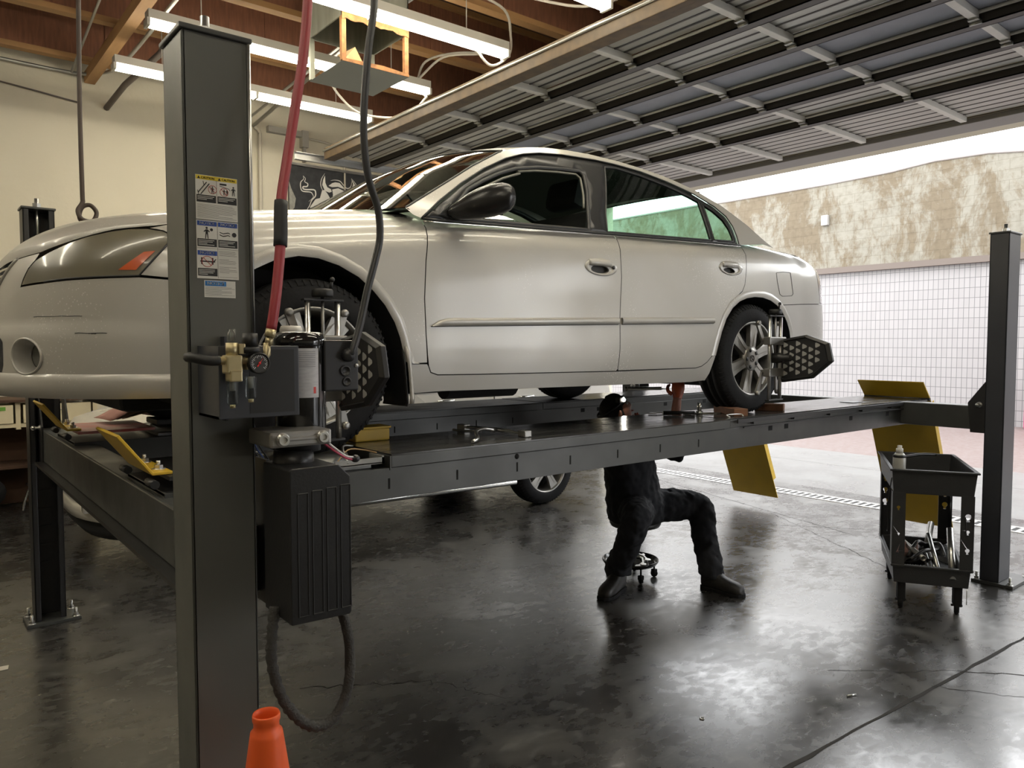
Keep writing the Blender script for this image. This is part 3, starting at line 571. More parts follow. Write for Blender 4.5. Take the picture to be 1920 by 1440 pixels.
MB().lathe([(0,0),(.028,0),(.028,.012),(.024,.020),(0,.021)], (.765,1.835,1.628), (0,0,1), 24).build('white_cap', mat('white_plastic', (.7,.68,.62), .45), PU)
# loop of sleeved hose under the tank
hs = spline([(.66,1.70,.99),(.648,1.69,.93),(.645,1.685,.86),(.665,1.68,.78),(.70,1.68,.72),(.74,1.68,.685),(.785,1.68,.682),(.82,1.68,.72),(.838,1.68,.78),(.842,1.69,.87),(.828,1.70,.94),(.805,1.71,.98)],8)
rr = [.0125+.0018*math.sin(i*2.3)*(1 if i < 45 else .3)+random.uniform(-.0006,.0006) for i in range(len(hs))]
MB().tube(hs, rr, 12).build('sleeved_hose', mat('grey_nylon_sleeve', (.045,.043,.039), .75, bump=.5, bscale=180, var=.4, scale=40), PU)
# little wires beneath the switch box
wr = MB(); 
MB().tube(spline([(.79,1.70,1.37),(.82,1.70,1.345),(.85,1.71,1.325),(.875,1.72,1.318)],5), .003, 6).build('white_wire', mat('white_wire', (.7,.68,.7), .4), PU)
MB().tube(spline([(.788,1.70,1.362),(.82,1.70,1.338),(.85,1.71,1.32),(.872,1.72,1.313)],5), .003, 6).build('pink_wire', mat('pink_wire', (.5,.06,.12), .4), PU)
MB().ball((.882,1.722,1.314), (.012,.01,.01), n=12).build('wire_boot', steel2, PU)
for k in range(3): MB().tube(spline([(.69,1.9,1.40),(.72+.01*k,2.0,1.33),(.78+.012*k,2.1,1.27),(.83+.02*k,2.3,1.2)],4), .0025, 5).build('loom_wire', mat('blue_wire', (.05,.09,.25), .4) if k == 1 else mat('black_wire', (.01,.01,.01), .4), PU)
# air regulator and lubricator with sight bowls
brass = mat('brushed_brass', (.52,.44,.26), .35, metal=.7, var=.3, scale=30); clear = glassy('clear_bowl', (.82,.85,.84), .8, .05)
ar = MB().box((.545,1.655,1.537),(.580,1.69,1.578), bev=.004).box((.552,1.652,1.520),(.578,1.69,1.545), bev=.003).box((.59,1.66,1.545),(.612,1.69,1.572), bev=.003); ar.tube([(.515,1.672,1.566),(.64,1.672,1.566)], .009, 12); ar.lathe([(0,0),(.013,0),(.013,.03),(0,.03)], (.562,1.672,1.575), (0,0,1), 20); ar.box((.574,1.66,1.58),(.588,1.69,1.603), bev=.002)
AR = thing('air_regulator', (.58,1.672,1.52), 'brass air regulator with two clear bowls and a round pressure gauge', 'air regulator')
ar.build('regulator_body', brass, AR, weld=False)
MB().lathe([(0,.028),(.0085,.028),(.0085,0),(.010,-.004)], (.562,1.672,1.606), (0,0,1), 18).build('sight_dome', clear, AR)
for x, l, z0 in ((.562,.052,1.526),(.602,.045,1.530)):
    MB().lathe([(.015,0),(.015,-.006),(.013,-.012),(.0125,-l),(.008,-l-.008),(0,-l-.009)], (x,1.672,z0), (0,0,1), 24).build('sight_bowl', clear, AR)
    MB().lathe([(0,0),(.006,0),(.006,-.007),(0,-.008)], (x,1.672,z0-l-.005), (0,0,1), 10).build('drain_nipple', brass, AR); b = MB(); b.lathe([(.0,0),(.006,0),(.006,-.026),(0,-.027)], (x,1.672,z0), (0,0,1), 10); b.build('bowl_stem', mat('grey_plastic', (.3,.3,.29), .5), AR)
MB().lathe([(0,0),(.0175,0),(.0165,.03),(0,.03)], (.602,1.672,1.596), (0,0,1), 22).lathe([(0,0),(.022,0),(.022,.012),(.018,.014),(0,.014)], (.602,1.672,1.582), (0,0,1), 22).build('regulator_knob', mat('black_knob', (.012,.012,.012), .45), AR)
ga = MB(); ga.lathe([(0,0),(.022,0),(.0235,.004),(.0235,.020),(.021,.022),(.020,.018),(0,.018)], (.612,1.662,1.560), (0,-1,0), 32); G_ = ga.build('pressure_gauge', mat('black_gauge', (.012,.012,.012), .3), AR)
MB().lathe([(0,.0185),(.0195,.0185)], (.612,1.662,1.560), (0,-1,0), 32).build('gauge_dial', mat('dial_dark', (.05,.05,.05), .4), G_)
tk_ = MB()
for k in range(22):
    a = R(225-270*k/21); r1 = .018; r0 = .0145 if k % 3 else .012
    u = Vector((math.cos(a),0,math.sin(a))); n_ = Vector((-u.z,0,u.x))*.0006; c0 = Vector((.612,1.6425,1.560)); tk_.add([c0+u*r0-n_, c0+u*r1-n_, c0+u*r1+n_, c0+u*r0+n_], [(0,1,2,3)])
tk_.build('gauge_ticks', mat('dial_white', (.8,.8,.8), .5), G_, weld=False)
u = Vector((math.cos(R(55)),0,math.sin(R(55)))); n_ = Vector((-u.z,0,u.x))*.0016; c0 = Vector((.612,1.6415,1.560)); MB().add([c0-u*.009-n_, c0+u*.016, c0-u*.009+n_], [(0,1,2)]).lathe([(0,0),(.003,0),(.003,.001),(0,.001)], (.612,1.6422,1.560), (0,-1,0), 12).build('gauge_needle', mat('needle_red', (.7,.03,.03), .4), G_)
el = MB(); el.tube(spline([(.535,1.672,1.566),(.515,1.672,1.566),(.495,1.68,1.57),(.485,1.70,1.574),(.49,1.74,1.573),(.53,1.80,1.57)],4), .011, 10); el.build('elbow_hose', mat('black_rubber', (.012,.012,.012), .5), AR)
MB().lathe([(0,0),(.008,0),(.008,.018),(0,.018)], (.537,1.672,1.566), (-1,0,0), 6, smooth=False).tube([(.632,1.672,1.566),(.640,1.672,1.58),(.640,1.672,1.605)], .0085, 10).build('brass_fitting', brass, AR)
# stickers on the post
ww = mat('sticker_white', (.62,.61,.56), .5); yel = mat('sticker_yellow', (.68,.52,.04), .5); blu = mat('sticker_blue', (.03,.08,.33), .5); inkk = mat('sticker_ink', (.02,.02,.02), .5); redk = mat('sticker_red', (.45,.03,.03), .5); bl2 = mat('sticker_bright_blue', (.03,.18,.48), .5)
YS = 1.8492
def lay(x0, z0, x1, z1, m, d, par, name='panel'):
    return MB().box((x0,YS-d,z0),(x1,YS-d+.0003,z1)).build(name, m, par)
def words(txt, x, z, size, m, d, par, sx=1.0, bold=True, align='CENTER'):
    vs, fs = text_mesh(txt, size, align=align); vs = [Vector((x+v.x*sx, YS-d-v.z, z+v.y)) for v in vs]
    q = MB(); q.add(vs, fs)
    if bold: q.add([v+Vector((size*.035,0,0)) for v in vs], fs)
    return q.build('lettering', m, par, weld=False)
def lines(x0, x1, z, n, dz, m, d, par, w=.0006):
    q = MB(); r = random.Random(int(z*1e4))
    for k in range(n): q.box((x0,YS-d-.0001,z-k*dz-w),(x1-(x1-x0)*r.choice((0,0,.05,.1,.45)),YS-d,z-k*dz))
    return q.build('small_print', m, par, weld=False)
def man(q, x, z, s, d):
    q.box((x-.0022*s,YS-d-.0002,z-.004*s),(x+.0022*s,YS-d,z+.005*s)); q.lathe([(0,0),(.0022*s,0)], (x,YS-d-.0002,z+.0078*s), (0,-1,0), 10)
    for sg in (-1,1):
        q.add([(x+sg*.0003*s,YS-d-.0002,z-.003*s),(x+sg*.0024*s,YS-d-.0002,z-.003*s),(x+sg*.0032*s,YS-d-.0002,z-.013*s),(x+sg*.0016*s,YS-d-.0002,z-.013*s)], [(0,1,2,3)])
        q.add([(x+sg*.0018*s,YS-d-.0002,z+.005*s),(x+sg*.006*s,YS-d-.0002,z+.001*s),(x+sg*.005*s,YS-d-.0002,z-.0005*s),(x+sg*.0018*s,YS-d-.0002,z+.002*s)], [(0,1,2,3)])
    return q
s1 = tag(MB().box((.5445,YS-.0004,1.895),(.6415,YS,1.998)).build('caution_sticker', ww), 'white and yellow caution sticker with pictograms, topmost on the black post', 'sticker')
lay(.5455,1.9875,.6405,1.997,yel,.0008,s1,'yellow_band')
for x, t in ((.5565,'CAUTION'),(.604,'CAUTION')):
    words(t, x+.016, 1.9918, .0068, inkk, .0010, s1, 1.0)
    MB().add([(x-.008,YS-.001,1.989),(x-.001,YS-.001,1.989),(x-.0045,YS-.001,1.9955)],[(0,1,2)]).build('warning_triangle', inkk, s1)
q = MB()
for a, b in (((.550,1.956),(.570,1.982)),((.556,1.953),(.576,1.979))): q.tube([(a[0],YS-.0008,a[1]),(b[0],YS-.0008,b[1])], .0011, 5)
q.tube([(.549,1.962),(.553,1.950)] and [(.549,YS-.0008,1.962),(.553,YS-.0008,1.950)], .0007, 5); q.tube([(.562,YS-.0008,1.984),(.564,YS-.0008,1.975)], .0007, 5)
man(q,.583,1.966,.75,.0008); man(q,.610,1.964,.6,.0008); man(q,.617,1.964,.6,.0008); man(q,.632,1.969,.95,.0008)
q.box((.600,YS-.001,1.979),(.616,YS-.0008,1.983)); q.tube([(.600,YS-.0008,1.977),(.622,YS-.0008,1.972),(.624,YS-.0008,1.968)], .0006, 5)
q.build('pictograms', inkk, s1, weld=False)
q = MB()
for x, z in ((.583,1.966),(.610,1.963)): q.tube([(x+.0095*math.cos(a*PI/12),YS-.001,z+.0095*math.sin(a*PI/12)) for a in range(24)], .0005, 5, closed=True); q.tube([(x-.0065,YS-.001,z+.0065),(x+.0065,YS-.001,z-.0065)], .0005, 5)
q.build('prohibition_ring', redk, s1, weld=False)
for a, b in ((.5465,.591),(.5945,.6395)):
    lay(a,1.935,b,1.952,inkk,.0007,s1,'black_caption'); lines(a+.002,b-.004,1.949,3,.0035,ww,.0009,s1,.0012)
MB().box((.5925,YS-.001,1.935),(.5930,YS-.0006,1.987)).build('divider', inkk, s1)
lines(.5475,.6385,1.930,10,.0033,inkk,.0006,s1)
s2 = tag(MB().box((.5445,YS-.0004,1.757),(.6415,YS,1.893)).build('notice_sticker', ww), 'white sticker with three blue notice panels, middle one on the black post', 'sticker')
for a, b, z in ((.5465,.591,1.892),(.5945,.6395,1.892),(.5465,.591,1.823)):
    lay(a,z-.0115,b,z-.001,blu,.0008,s2,'blue_band'); words('NOTICE', (a+b)/2, z-.006, .0095, ww, .0010, s2, 1.0)
    lay(a,z-.060,b,z-.042,inkk,.0007,s2,'black_caption'); lines(a+.002,b-.006,z-.045,4,.0035,ww,.0009,s2,.0012)
q = MB(); man(q,.568,1.866,1.2,.0008); q.lathe([(0,0),(.0035,0)], (.579,YS-.001,1.872), (0,-1,0), 14)
for z in (1.868,1.862): q.tube([(.598,YS-.0008,z),(.606,YS-.0008,z-.003),(.618,YS-.0008,z),(.622,YS-.0008,z-.002)], .0009, 5)
q.lathe([(0,0),(.0055,0)], (.632,YS-.001,1.864), (0,-1,0), 14)
q.box((.554,YS-.001,1.790),(.557,YS-.0008,1.806)); q.box((.579,YS-.001,1.790),(.582,YS-.0008,1.806)); q.box((.552,YS-.001,1.7955),(.586,YS-.0008,1.7985)); q.tube([(.578,YS-.001,1.793),(.588,YS-.001,1.803)], .001, 5)
q.build('pictograms', inkk, s2, weld=False)
q = MB(); q.tube([(.568+.0125*math.cos(a*PI/12),YS-.001,1.797+.0125*math.sin(a*PI/12)) for a in range(24)], .0006, 5, closed=True); q.tube([(.559,YS-.001,1.806),(.577,YS-.001,1.788)], .0006, 5); q.build('prohibition_ring', redk, s2)
MB().box((.5925,YS-.001,1.759),(.5930,YS-.0006,1.892)).box((.5455,YS-.001,1.8275),(.6405,YS-.0006,1.828)).build('divider', inkk, s2, weld=False)
lines(.5955,.638,1.823,4,.0033,inkk,.0006,s2); lines(.5955,.638,1.804,4,.0033,inkk,.0006,s2); lines(.5955,.638,1.786,5,.0033,inkk,.0006,s2); lines(.5955,.638,1.762,1,.0033,inkk,.0006,s2)
s3 = tag(MB().box((.560,YS-.0004,1.713),(.633,YS,1.753)).build('small_notice_sticker', ww), 'small white sticker with one blue notice band, lowest on the black post', 'sticker')
lay(.562,1.740,.611,1.7515,bl2,.0008,s3,'blue_band'); words('NOTICE', .5865, 1.7457, .0105, ww, .0010, s3, 1.05); lines(.562,.631,1.737,7,.0031,inkk,.0006,s3)
# hoses that drop from the roof to the power unit
rh = spline([(.98,1.9,4.3),(.90,1.86,3.4),(.83,1.82,2.8),(.80,1.78,2.48),(.775,1.76,2.30),(.742,1.74,2.15),(.712,1.72,2.02),(.69,1.70,1.93),(.683,1.69,1.84),(.672,1.68,1.76),(.660,1.672,1.69),(.650,1.670,1.635)],6)
H1 = thing('air_hose', (.98,1.9,4.3), 'red rubber air hose dropping from the roof to the brass regulator, black sleeve midway', 'hose')
n0 = int(len(rh)*.63); n1 = int(len(rh)*.755)
rubber_red = mat('red_rubber_hose', (.33,.035,.045), .42, var=.3)
MB().tube(rh, .0118, 12).build('hose_tube', rubber_red, H1)
MB().tube(rh[n0:n1], .0155, 12).build('black_sleeve', mat('matt_black_sleeve', (.02,.02,.02), .6), H1)
MB().tube([(.650,1.670,1.635),(.646,1.670,1.618)], .012, 12).tube([(.646,1.670,1.618),(.643,1.671,1.600)], .009, 6).build('hose_end', brass, H1)
bh = spline([(1.12,1.95,4.3),(1.06,1.9,3.4),(1.01,1.84,2.8),(.975,1.77,2.5),(.945,1.75,2.35),(.928,1.745,2.2),(.928,1.745,2.1),(.940,1.745,2.02),(.965,1.745,1.95),(.970,1.745,1.88),(.955,1.742,1.82),(.93,1.74,1.74),(.905,1.735,1.65),(.882,1.728,1.59),(.874,1.735,1.575)],6)
tag(MB().tube(bh, .0095, 12).build('power_cable', mat('dark_grey_cable', (.035,.036,.038), .42)), 'thick dark grey cable dropping from the roof to the switch box', 'cable')
ck = spline([(.79,4.6,4.4),(.785,4.6,3.6),(.775,4.6,2.9),(.775,4.6,2.42),(.775,4.6,2.36),(.750,4.59,2.31),(.765,4.57,2.265),(.815,4.575,2.26),(.840,4.60,2.31),(.815,4.62,2.35),(.775,4.62,2.335),(.760,4.61,2.28),(.785,4.6,2.22),(.79,4.6,2.10)],8)
tag(MB().tube(ck, .0115, 10).build('pull_cord', mat('dark_cord', (.045,.03,.022), .6)), 'knotted dark cord hanging in front of the back wall', 'cord')
# ================================================================ silver saloon: body surface as formulas, then panels cut on it
ZP=1.19; YC=3.5; X1=0.98; XN=0.235; NP=2.4
def lerp(tab,x):
    if x<=tab[0][0]: return tab[0][1]
    for (a,b),(c,d) in zip(tab,tab[1:]):
        if x<=c:
            t=(x-a)/(c-a); return b+(d-b)*t
    return tab[-1][1]
def smooth(tab,x,w=0.06):
    return (lerp(tab,x-w)+2*lerp(tab,x-w/2)+2*lerp(tab,x)+2*lerp(tab,x+w/2)+lerp(tab,x+w))/8
ZC=[(0.2,.835),(.3,.87),(.45,.895),(.7,.915),(1.0,.945),(1.3,.98),(1.6,1.015),(2.6,1.06),(4.3,1.085),(4.6,1.078),(4.8,1.07),(4.95,1.055),(5.06,1.03),(5.16,.98)]   # centre height of lower body
ZL=[(0.2,.52),(.5,.58),(1.0,.68),(1.4,.74),(2.,.80),(4.0,.86),(4.5,.84),(5.0,.80)]
WX=[(0.6,.872),(1.0,.888),(1.4,.893),(3.6,.897),(4.1,.895),(4.4,.875),(4.7,.84),(4.9,.80)]
X2=4.55; XT=5.27   # tail start and end
def prof(h):
    if h<.45: return -.055*((.45-h)/.3)**2.2 if h>.15 else -.055-.25*(.15-h)
    return -.012*((h-.45)/.35)**2
def Wl(x,h): return smooth(WX,x,.12)+prof(h)
def nose(h):   # x of nose at height h
    if h<.12: return XN+.05+(.12-h)*.8
    return XN+ (.02 if h>.45 else 0)+ .11*max(0,(h-.45))/.35*.35 + .03*max(0,(.25-h))/.13
def tail(h):
    return XT - .03*max(0,h-.6)/.4*2 - .12*max(0,.3-h)/.2
def s_norm(x,y,h):
    """plan norm: 1 on outline"""
    if x<X1:
        A=X1-nose(h); W=Wl(X1,h)-.0
        return ((abs(X1-x)/A)**NP+(abs(y)/W)**NP)**(1/NP)
    if x>X2:
        A=tail(h)-X2; W=Wl(X2,h)
        return ((abs(x-X2)/A)**2.6+(abs(y)/W)**2.6)**(1/2.6)
    return abs(y)/Wl(x,h)
M=3.2
def inside(x,y,h):
    """>1 outside"""
    zc=smooth(ZC,x); zl=smooth(ZL,x)
    s=s_norm(x,y,h)
    if h<=zl: return s
    return (s**M+((h-zl)/(zc-zl))**M)**(1/M)
def side(u,h,sgn=-1):
    """u=x for X1<=u<=X2; u<X1: arc param angle; u>X2 likewise. returns x,y(rel)"""
    if u<X1: ang=(X1-u)/0.9; cx=X1; dx,dy=-math.sin(ang),math.cos(ang)
    elif u>X2: ang=(u-X2)/0.9; cx=X2; dx,dy=math.sin(ang),math.cos(ang)
    else: cx=u;dx,dy=0,1
    lo,hi=0,1.6
    for _ in range(26):
        m=(lo+hi)/2
        if inside(cx+dx*m,dy*m,h)>1: hi=m
        else: lo=m
    return cx+dx*lo, sgn*dy*lo
def uof(x,yrel):
    y=abs(yrel)
    if x<X1: return X1-0.9*math.atan2(X1-x,y)
    if x>X2: return X2+0.9*math.atan2(x-X2,y)
    return x
def top(x,y):
    zc=smooth(ZC,x);zl=smooth(ZL,x)
    s=min(.9999,s_norm(x,y,zl))
    return zl+(zc-zl)*(1-s**M)**(1/M)
def Wg(h): d=h-.9; return .872-.40*d-.28*d*d
silver = paint('silver_metallic', (.445,.43,.395), .40, .22, .3, .35)
shellm = mat('black_underbody', (.012,.012,.013), .8); rubber = mat('window_rubber', (.02,.02,.02), .5); glossb = mat('gloss_black_trim', (.02,.02,.021), .34)
glass_d = glassy('dark_tinted_glass', (.62,.84,.73), .9, .0, .16); glass_c = glassy('windscreen_glass', (.50,.60,.52), 1.0, .0, .12)
chrome = mat('chrome_trim', (.7,.7,.68), .12, metal=1.)
def pt(u, h, sg=-1, off=0., g=False):
    if g:
        w = Wg(h)+off; return Vector((u, YC+sg*w, ZP+h))
    x, y = side(u, h, sg)
    if off:
        xc = X1 if u < X1 else (X2 if u > X2 else u); n = Vector((x-xc, y)).normalized(); x += n.x*off; y += n.y*off
    return Vector((x, YC+y, ZP+h))
def inpoly(p, poly):
    c = False; n = len(poly); j = n-1
    for i in range(n):
        a, b = poly[i], poly[j]
        if (a[1] > p[1]) != (b[1] > p[1]) and p[0] < (b[0]-a[0])*(p[1]-a[1])/(b[1]-a[1])+a[0]: c = not c
        j = i
    return c
def dens(poly, sp, closed=True):
    out = []; n = len(poly)
    for i in range(n if closed else n-1):
        a, b = poly[i], poly[(i+1)%n]; L = math.hypot(b[0]-a[0], b[1]-a[1]); k = max(1, int(math.ceil(L/sp)))
        for q in range(k): out.append((a[0]+(b[0]-a[0])*q/k, a[1]+(b[1]-a[1])*q/k))
    if not closed: out.append(poly[-1])
    return out
def area(p): return sum(p[i-1][0]*p[i][1]-p[i][0]*p[i-1][1] for i in range(len(p)))/2
def inset(p, d):
    n = len(p); s = 1 if area(p) > 0 else -1; out = []
    for i in range(n):
        a, b, c = p[i-1], p[i], p[(i+1)%n]
        e1 = Vector((b[0]-a[0], b[1]-a[1])); e2 = Vector((c[0]-b[0], c[1]-b[1]))
        if e1.length < 1e-7 or e2.length < 1e-7: out.append(b); continue
        e1.normalize(); e2.normalize(); n1 = Vector((-e1.y, e1.x))*s; n2 = Vector((-e2.y, e2.x))*s; m = n1+n2
        if m.length < .2: out.append(b); continue
        m = m.normalized(); k = d/max(.5, m.dot(n1)); out.append((b[0]+m.x*k, b[1]+m.y*k))
    return out
def segd(p, poly):
    best = 9; n = len(poly)
    for i in range(n):
        a = poly[i]; b = poly[(i+1)%n]; dx, dy = b[0]-a[0], b[1]-a[1]; L = dx*dx+dy*dy
        t = 0 if L == 0 else max(0, min(1, ((p[0]-a[0])*dx+(p[1]-a[1])*dy)/L)); best = min(best, math.hypot(p[0]-a[0]-dx*t, p[1]-a[1]-dy*t))
    return best
def tess(outl, holes=(), sp=.04, gap=.0022):
    o = dens(outl, sp); o = inset(o, gap) if gap else o; hs = []
    for h in holes:
        q = dens(h, sp*.6); hs.append(q)
    vs = []; ed = []
    for lp in [o]+hs:
        n0 = len(vs); vs += lp; ed += [(n0+i, n0+(i+1)%len(lp)) for i in range(len(lp))]
    x0 = min(p[0] for p in o); x1 = max(p[0] for p in o); y0 = min(p[1] for p in o); y1 = max(p[1] for p in o)
    i = 0; y = y0+sp*.5
    while y < y1:
        x = x0+(sp*.5 if i % 2 else sp*.25)
        while x < x1:
            p = (x,y)
            if inpoly(p, o) and segd(p, o) > sp*.38 and all(not inpoly(p, h) and segd(p, h) > sp*.3 for h in hs): vs.append(p)
            x += sp
        y += sp*.8; i += 1
    r = geometry.delaunay_2d_cdt([Vector(v) for v in vs], ed, [], 0, 1e-6)
    V = [(v.x,v.y) for v in r[0]]; F = []
    for f in r[2]:
        c = (sum(V[k][0] for k in f)/len(f), sum(V[k][1] for k in f)/len(f))
        ar = sum(V[f[k-1]][0]*V[f[k]][1]-V[f[k]][0]*V[f[k-1]][1] for k in range(len(f)))/2
        lg = max((V[f[k-1]][0]-V[f[k]][0])**2+(V[f[k-1]][1]-V[f[k]][1])**2 for k in range(len(f)))
        if abs(ar) < lg*.035: continue
        if inpoly(c, o) and not any(inpoly(c, h) for h in hs): F.append(tuple(f) if ar > 0 else tuple(f)[::-1])
    return V, F
def panel(name, outl, m, par, sg=-1, holes=(), sp=.04, gap=.0022, off=0., g=False, solid=.0, sub=None):
    V, F = tess(outl, holes, sp, gap); q = MB(); q.add([pt(a, b, sg, off, g) for a, b in V], F, True)
    o = q.build(name, m, par); 
    if solid:
        md = o.modifiers.new('solid','SOLIDIFY'); md.thickness = solid; md.offset = -1
    return o
def seamline(pts, name, m, par, sg=-1, r=.003, off=.0, g=False, sp=.04):
    P = dens(pts, sp, False); return MB().tube([pt(a,b,sg,off,g) for a,b in P], r, 6).build(name, m, par)
def ell(cu, ch, ru, rh, n=28): return [(cu+ru*math.cos(2*PI*i/n), ch+rh*math.sin(2*PI*i/n)) for i in range(n)]
car = thing('silver_saloon', (2.6,3.5,ZP), 'wet silver four door saloon car raised on the black lift', 'car')
ARCHF = [(1.585,.335),(1.561,.345),(1.547,.395),(1.535,.44),(1.511,.500),(1.47,.565),(1.419,.62),(1.36,.668),(1.28,.707),(1.2,.728),(1.125,.731),(1.04,.712),(.96,.672),(.89,.612),(.84,.54),(.812,.46),(.803,.39),(.803,.30),(.81,.235)]
HEAD = [(.079,.613),(.089,.634),(.109,.669),(.143,.699),(.212,.724),(.311,.756),(.385,.776),(.476,.793),(.542,.801),(.61,.801),(.663,.792),(.69,.779),(.684,.748),(.592,.635),(.476,.632),(.336,.627),(.229,.62)]
SEAM = [(.15,.728),(.311,.762),(.476,.800),(.61,.812),(.679,.822),(.85,.87),(1.0,.905),(1.2,.945),(1.4,.972),(1.58,.992)]
FEND = [(1.692,.923),(1.663,.75),(1.651,.597),(1.656,.45),(1.666,.337)]+ARCHF[:14]+[(.592,.638),(.684,.748),(.690,.779),(.663,.793),(.61,.804)]+SEAM[4:]+[(1.64,.965)]
FDR = [(1.692,.923),(1.663,.75),(1.651,.597),(1.656,.45),(1.664,.37),(1.672,.325),(1.685,.298),(1.72,.287),(1.938,.284),(2.785,.279),(2.795,.29),(2.797,.4),(2.793,.535),(2.802,.65),(2.812,.748),(2.812,.854),(2.818,.92),(2.828,.969),(2.3,.947)]
RDR = [(2.828,.969),(2.818,.92),(2.812,.854),(2.812,.748),(2.802,.65),(2.793,.535),(2.797,.4),(2.795,.29),(2.80,.281),(3.418,.283),(3.47,.292),(3.515,.315),(3.56,.355),(3.575,.40),(3.60,.46),(3.64,.545),(3.668,.599),(3.72,.655),(3.79,.695),(3.84,.725),(3.867,.765),(3.885,.84),(3.897,.913),(3.925,.975),(3.955,1.008),(3.4,.99)]
ARCHR = [(3.587,.35),(3.605,.41),(3.635,.485),(3.677,.56),(3.74,.625),(3.81,.664),(3.88,.685),(3.962,.696),(4.05,.696),(4.138,.682),(4.213,.655),(4.28,.615),(4.333,.56),(4.37,.50),(4.395,.42),(4.405,.34),(4.405,.25)]
QTR = [(3.955,1.008),(3.925,.975),(3.897,.913),(3.885,.84),(3.867,.765),(3.84,.725),(3.79,.695),(3.72,.655),(3.668,.599),(3.64,.545),(3.60,.46),(3.575,.40),(3.56,.355)]+ARCHR[:11]+[(4.52,.672),(4.838,.685),(4.835,.76),(4.805,.88),(4.765,.96),(4.745,1.02),(4.7,1.04),(4.5,1.052),(4.25,1.045),(4.1,1.03)]
ROCK = [(1.585,.335),(1.665,.334),(1.672,.325),(1.685,.298),(1.72,.287),(1.938,.284),(2.785,.279),(3.418,.283),(3.47,.292),(3.515,.315),(3.56,.355),(3.587,.35),(3.57,.30),(3.555,.25),(3.53,.210),(3.4,.203),(2.3,.210),(1.75,.216),(1.62,.212),(1.59,.24)]
UC = X1-.9*PI/2; UT = X2+.9*PI/2
BUMP = [(UC,.235),(.6,.232),(.81,.235),(.803,.30),(.803,.39),(.812,.46),(.84,.54),(.89,.612),(.592,.633),(.476,.629),(.336,.624),(.229,.617),(.076,.610),(.086,.636),(.106,.671),(.141,.701),(.15,.726),(-.052,.715),(-.10,.690),(-.155,.655),(-.25,.60),(UC,.58)]
RBMP = [(4.213,.655),(4.28,.615),(4.333,.56),(4.37,.50),(4.395,.42),(4.405,.34),(4.405,.25),(4.9,.235),(UT,.24),(UT,.69),(5.3,.69),(4.838,.685),(4.52,.672)]
DLO = [(1.656,.924),(1.764,1.01),(1.914,1.113),(2.074,1.207),(2.237,1.286),(2.365,1.332),(2.486,1.359),(2.646,1.378),(2.894,1.391),(3.043,1.390),(3.246,1.378),(3.448,1.345),(3.652,1.296),(3.80,1.235),(3.875,1.18),(3.898,1.12),(3.895,1.06),(3.884,1.004)]
RAIL = [(1.591,.961),(1.719,1.037),(1.856,1.118),(2.011,1.210),(2.206,1.312),(2.303,1.348),(2.424,1.380),(2.545,1.402),(2.70,1.416),(2.876,1.423),(3.096,1.418),(3.267,1.405),(3.481,1.378),(3.683,1.332),(3.888,1.252),(4.067,1.147),(4.17,1.068),(4.256,1.015)]
WF = [(1.80,.940),(1.862,1.01),(1.94,1.085),(2.047,1.143),(2.164,1.198),(2.283,1.241),(2.438,1.272),(2.599,1.29),(2.73,1.298),(2.752,1.278),(2.72,1.18),(2.684,1.105),(2.63,.97),(2.3,.957)]
WR = [(2.958,1.360),(3.048,1.368),(3.23,1.352),(3.431,1.318),(3.60,1.275),(3.672,1.25),(3.65,1.14),(3.625,1.010),(3.2,.992),(2.762,.975),(2.80,1.08),(2.88,1.22)]
WQ = [(3.705,1.238),(3.78,1.205),(3.84,1.155),(3.862,1.10),(3.860,1.045),(3.85,1.022),(3.66,1.014),(3.68,1.12)]
FOG = ell(.155,.372,.080,.056)
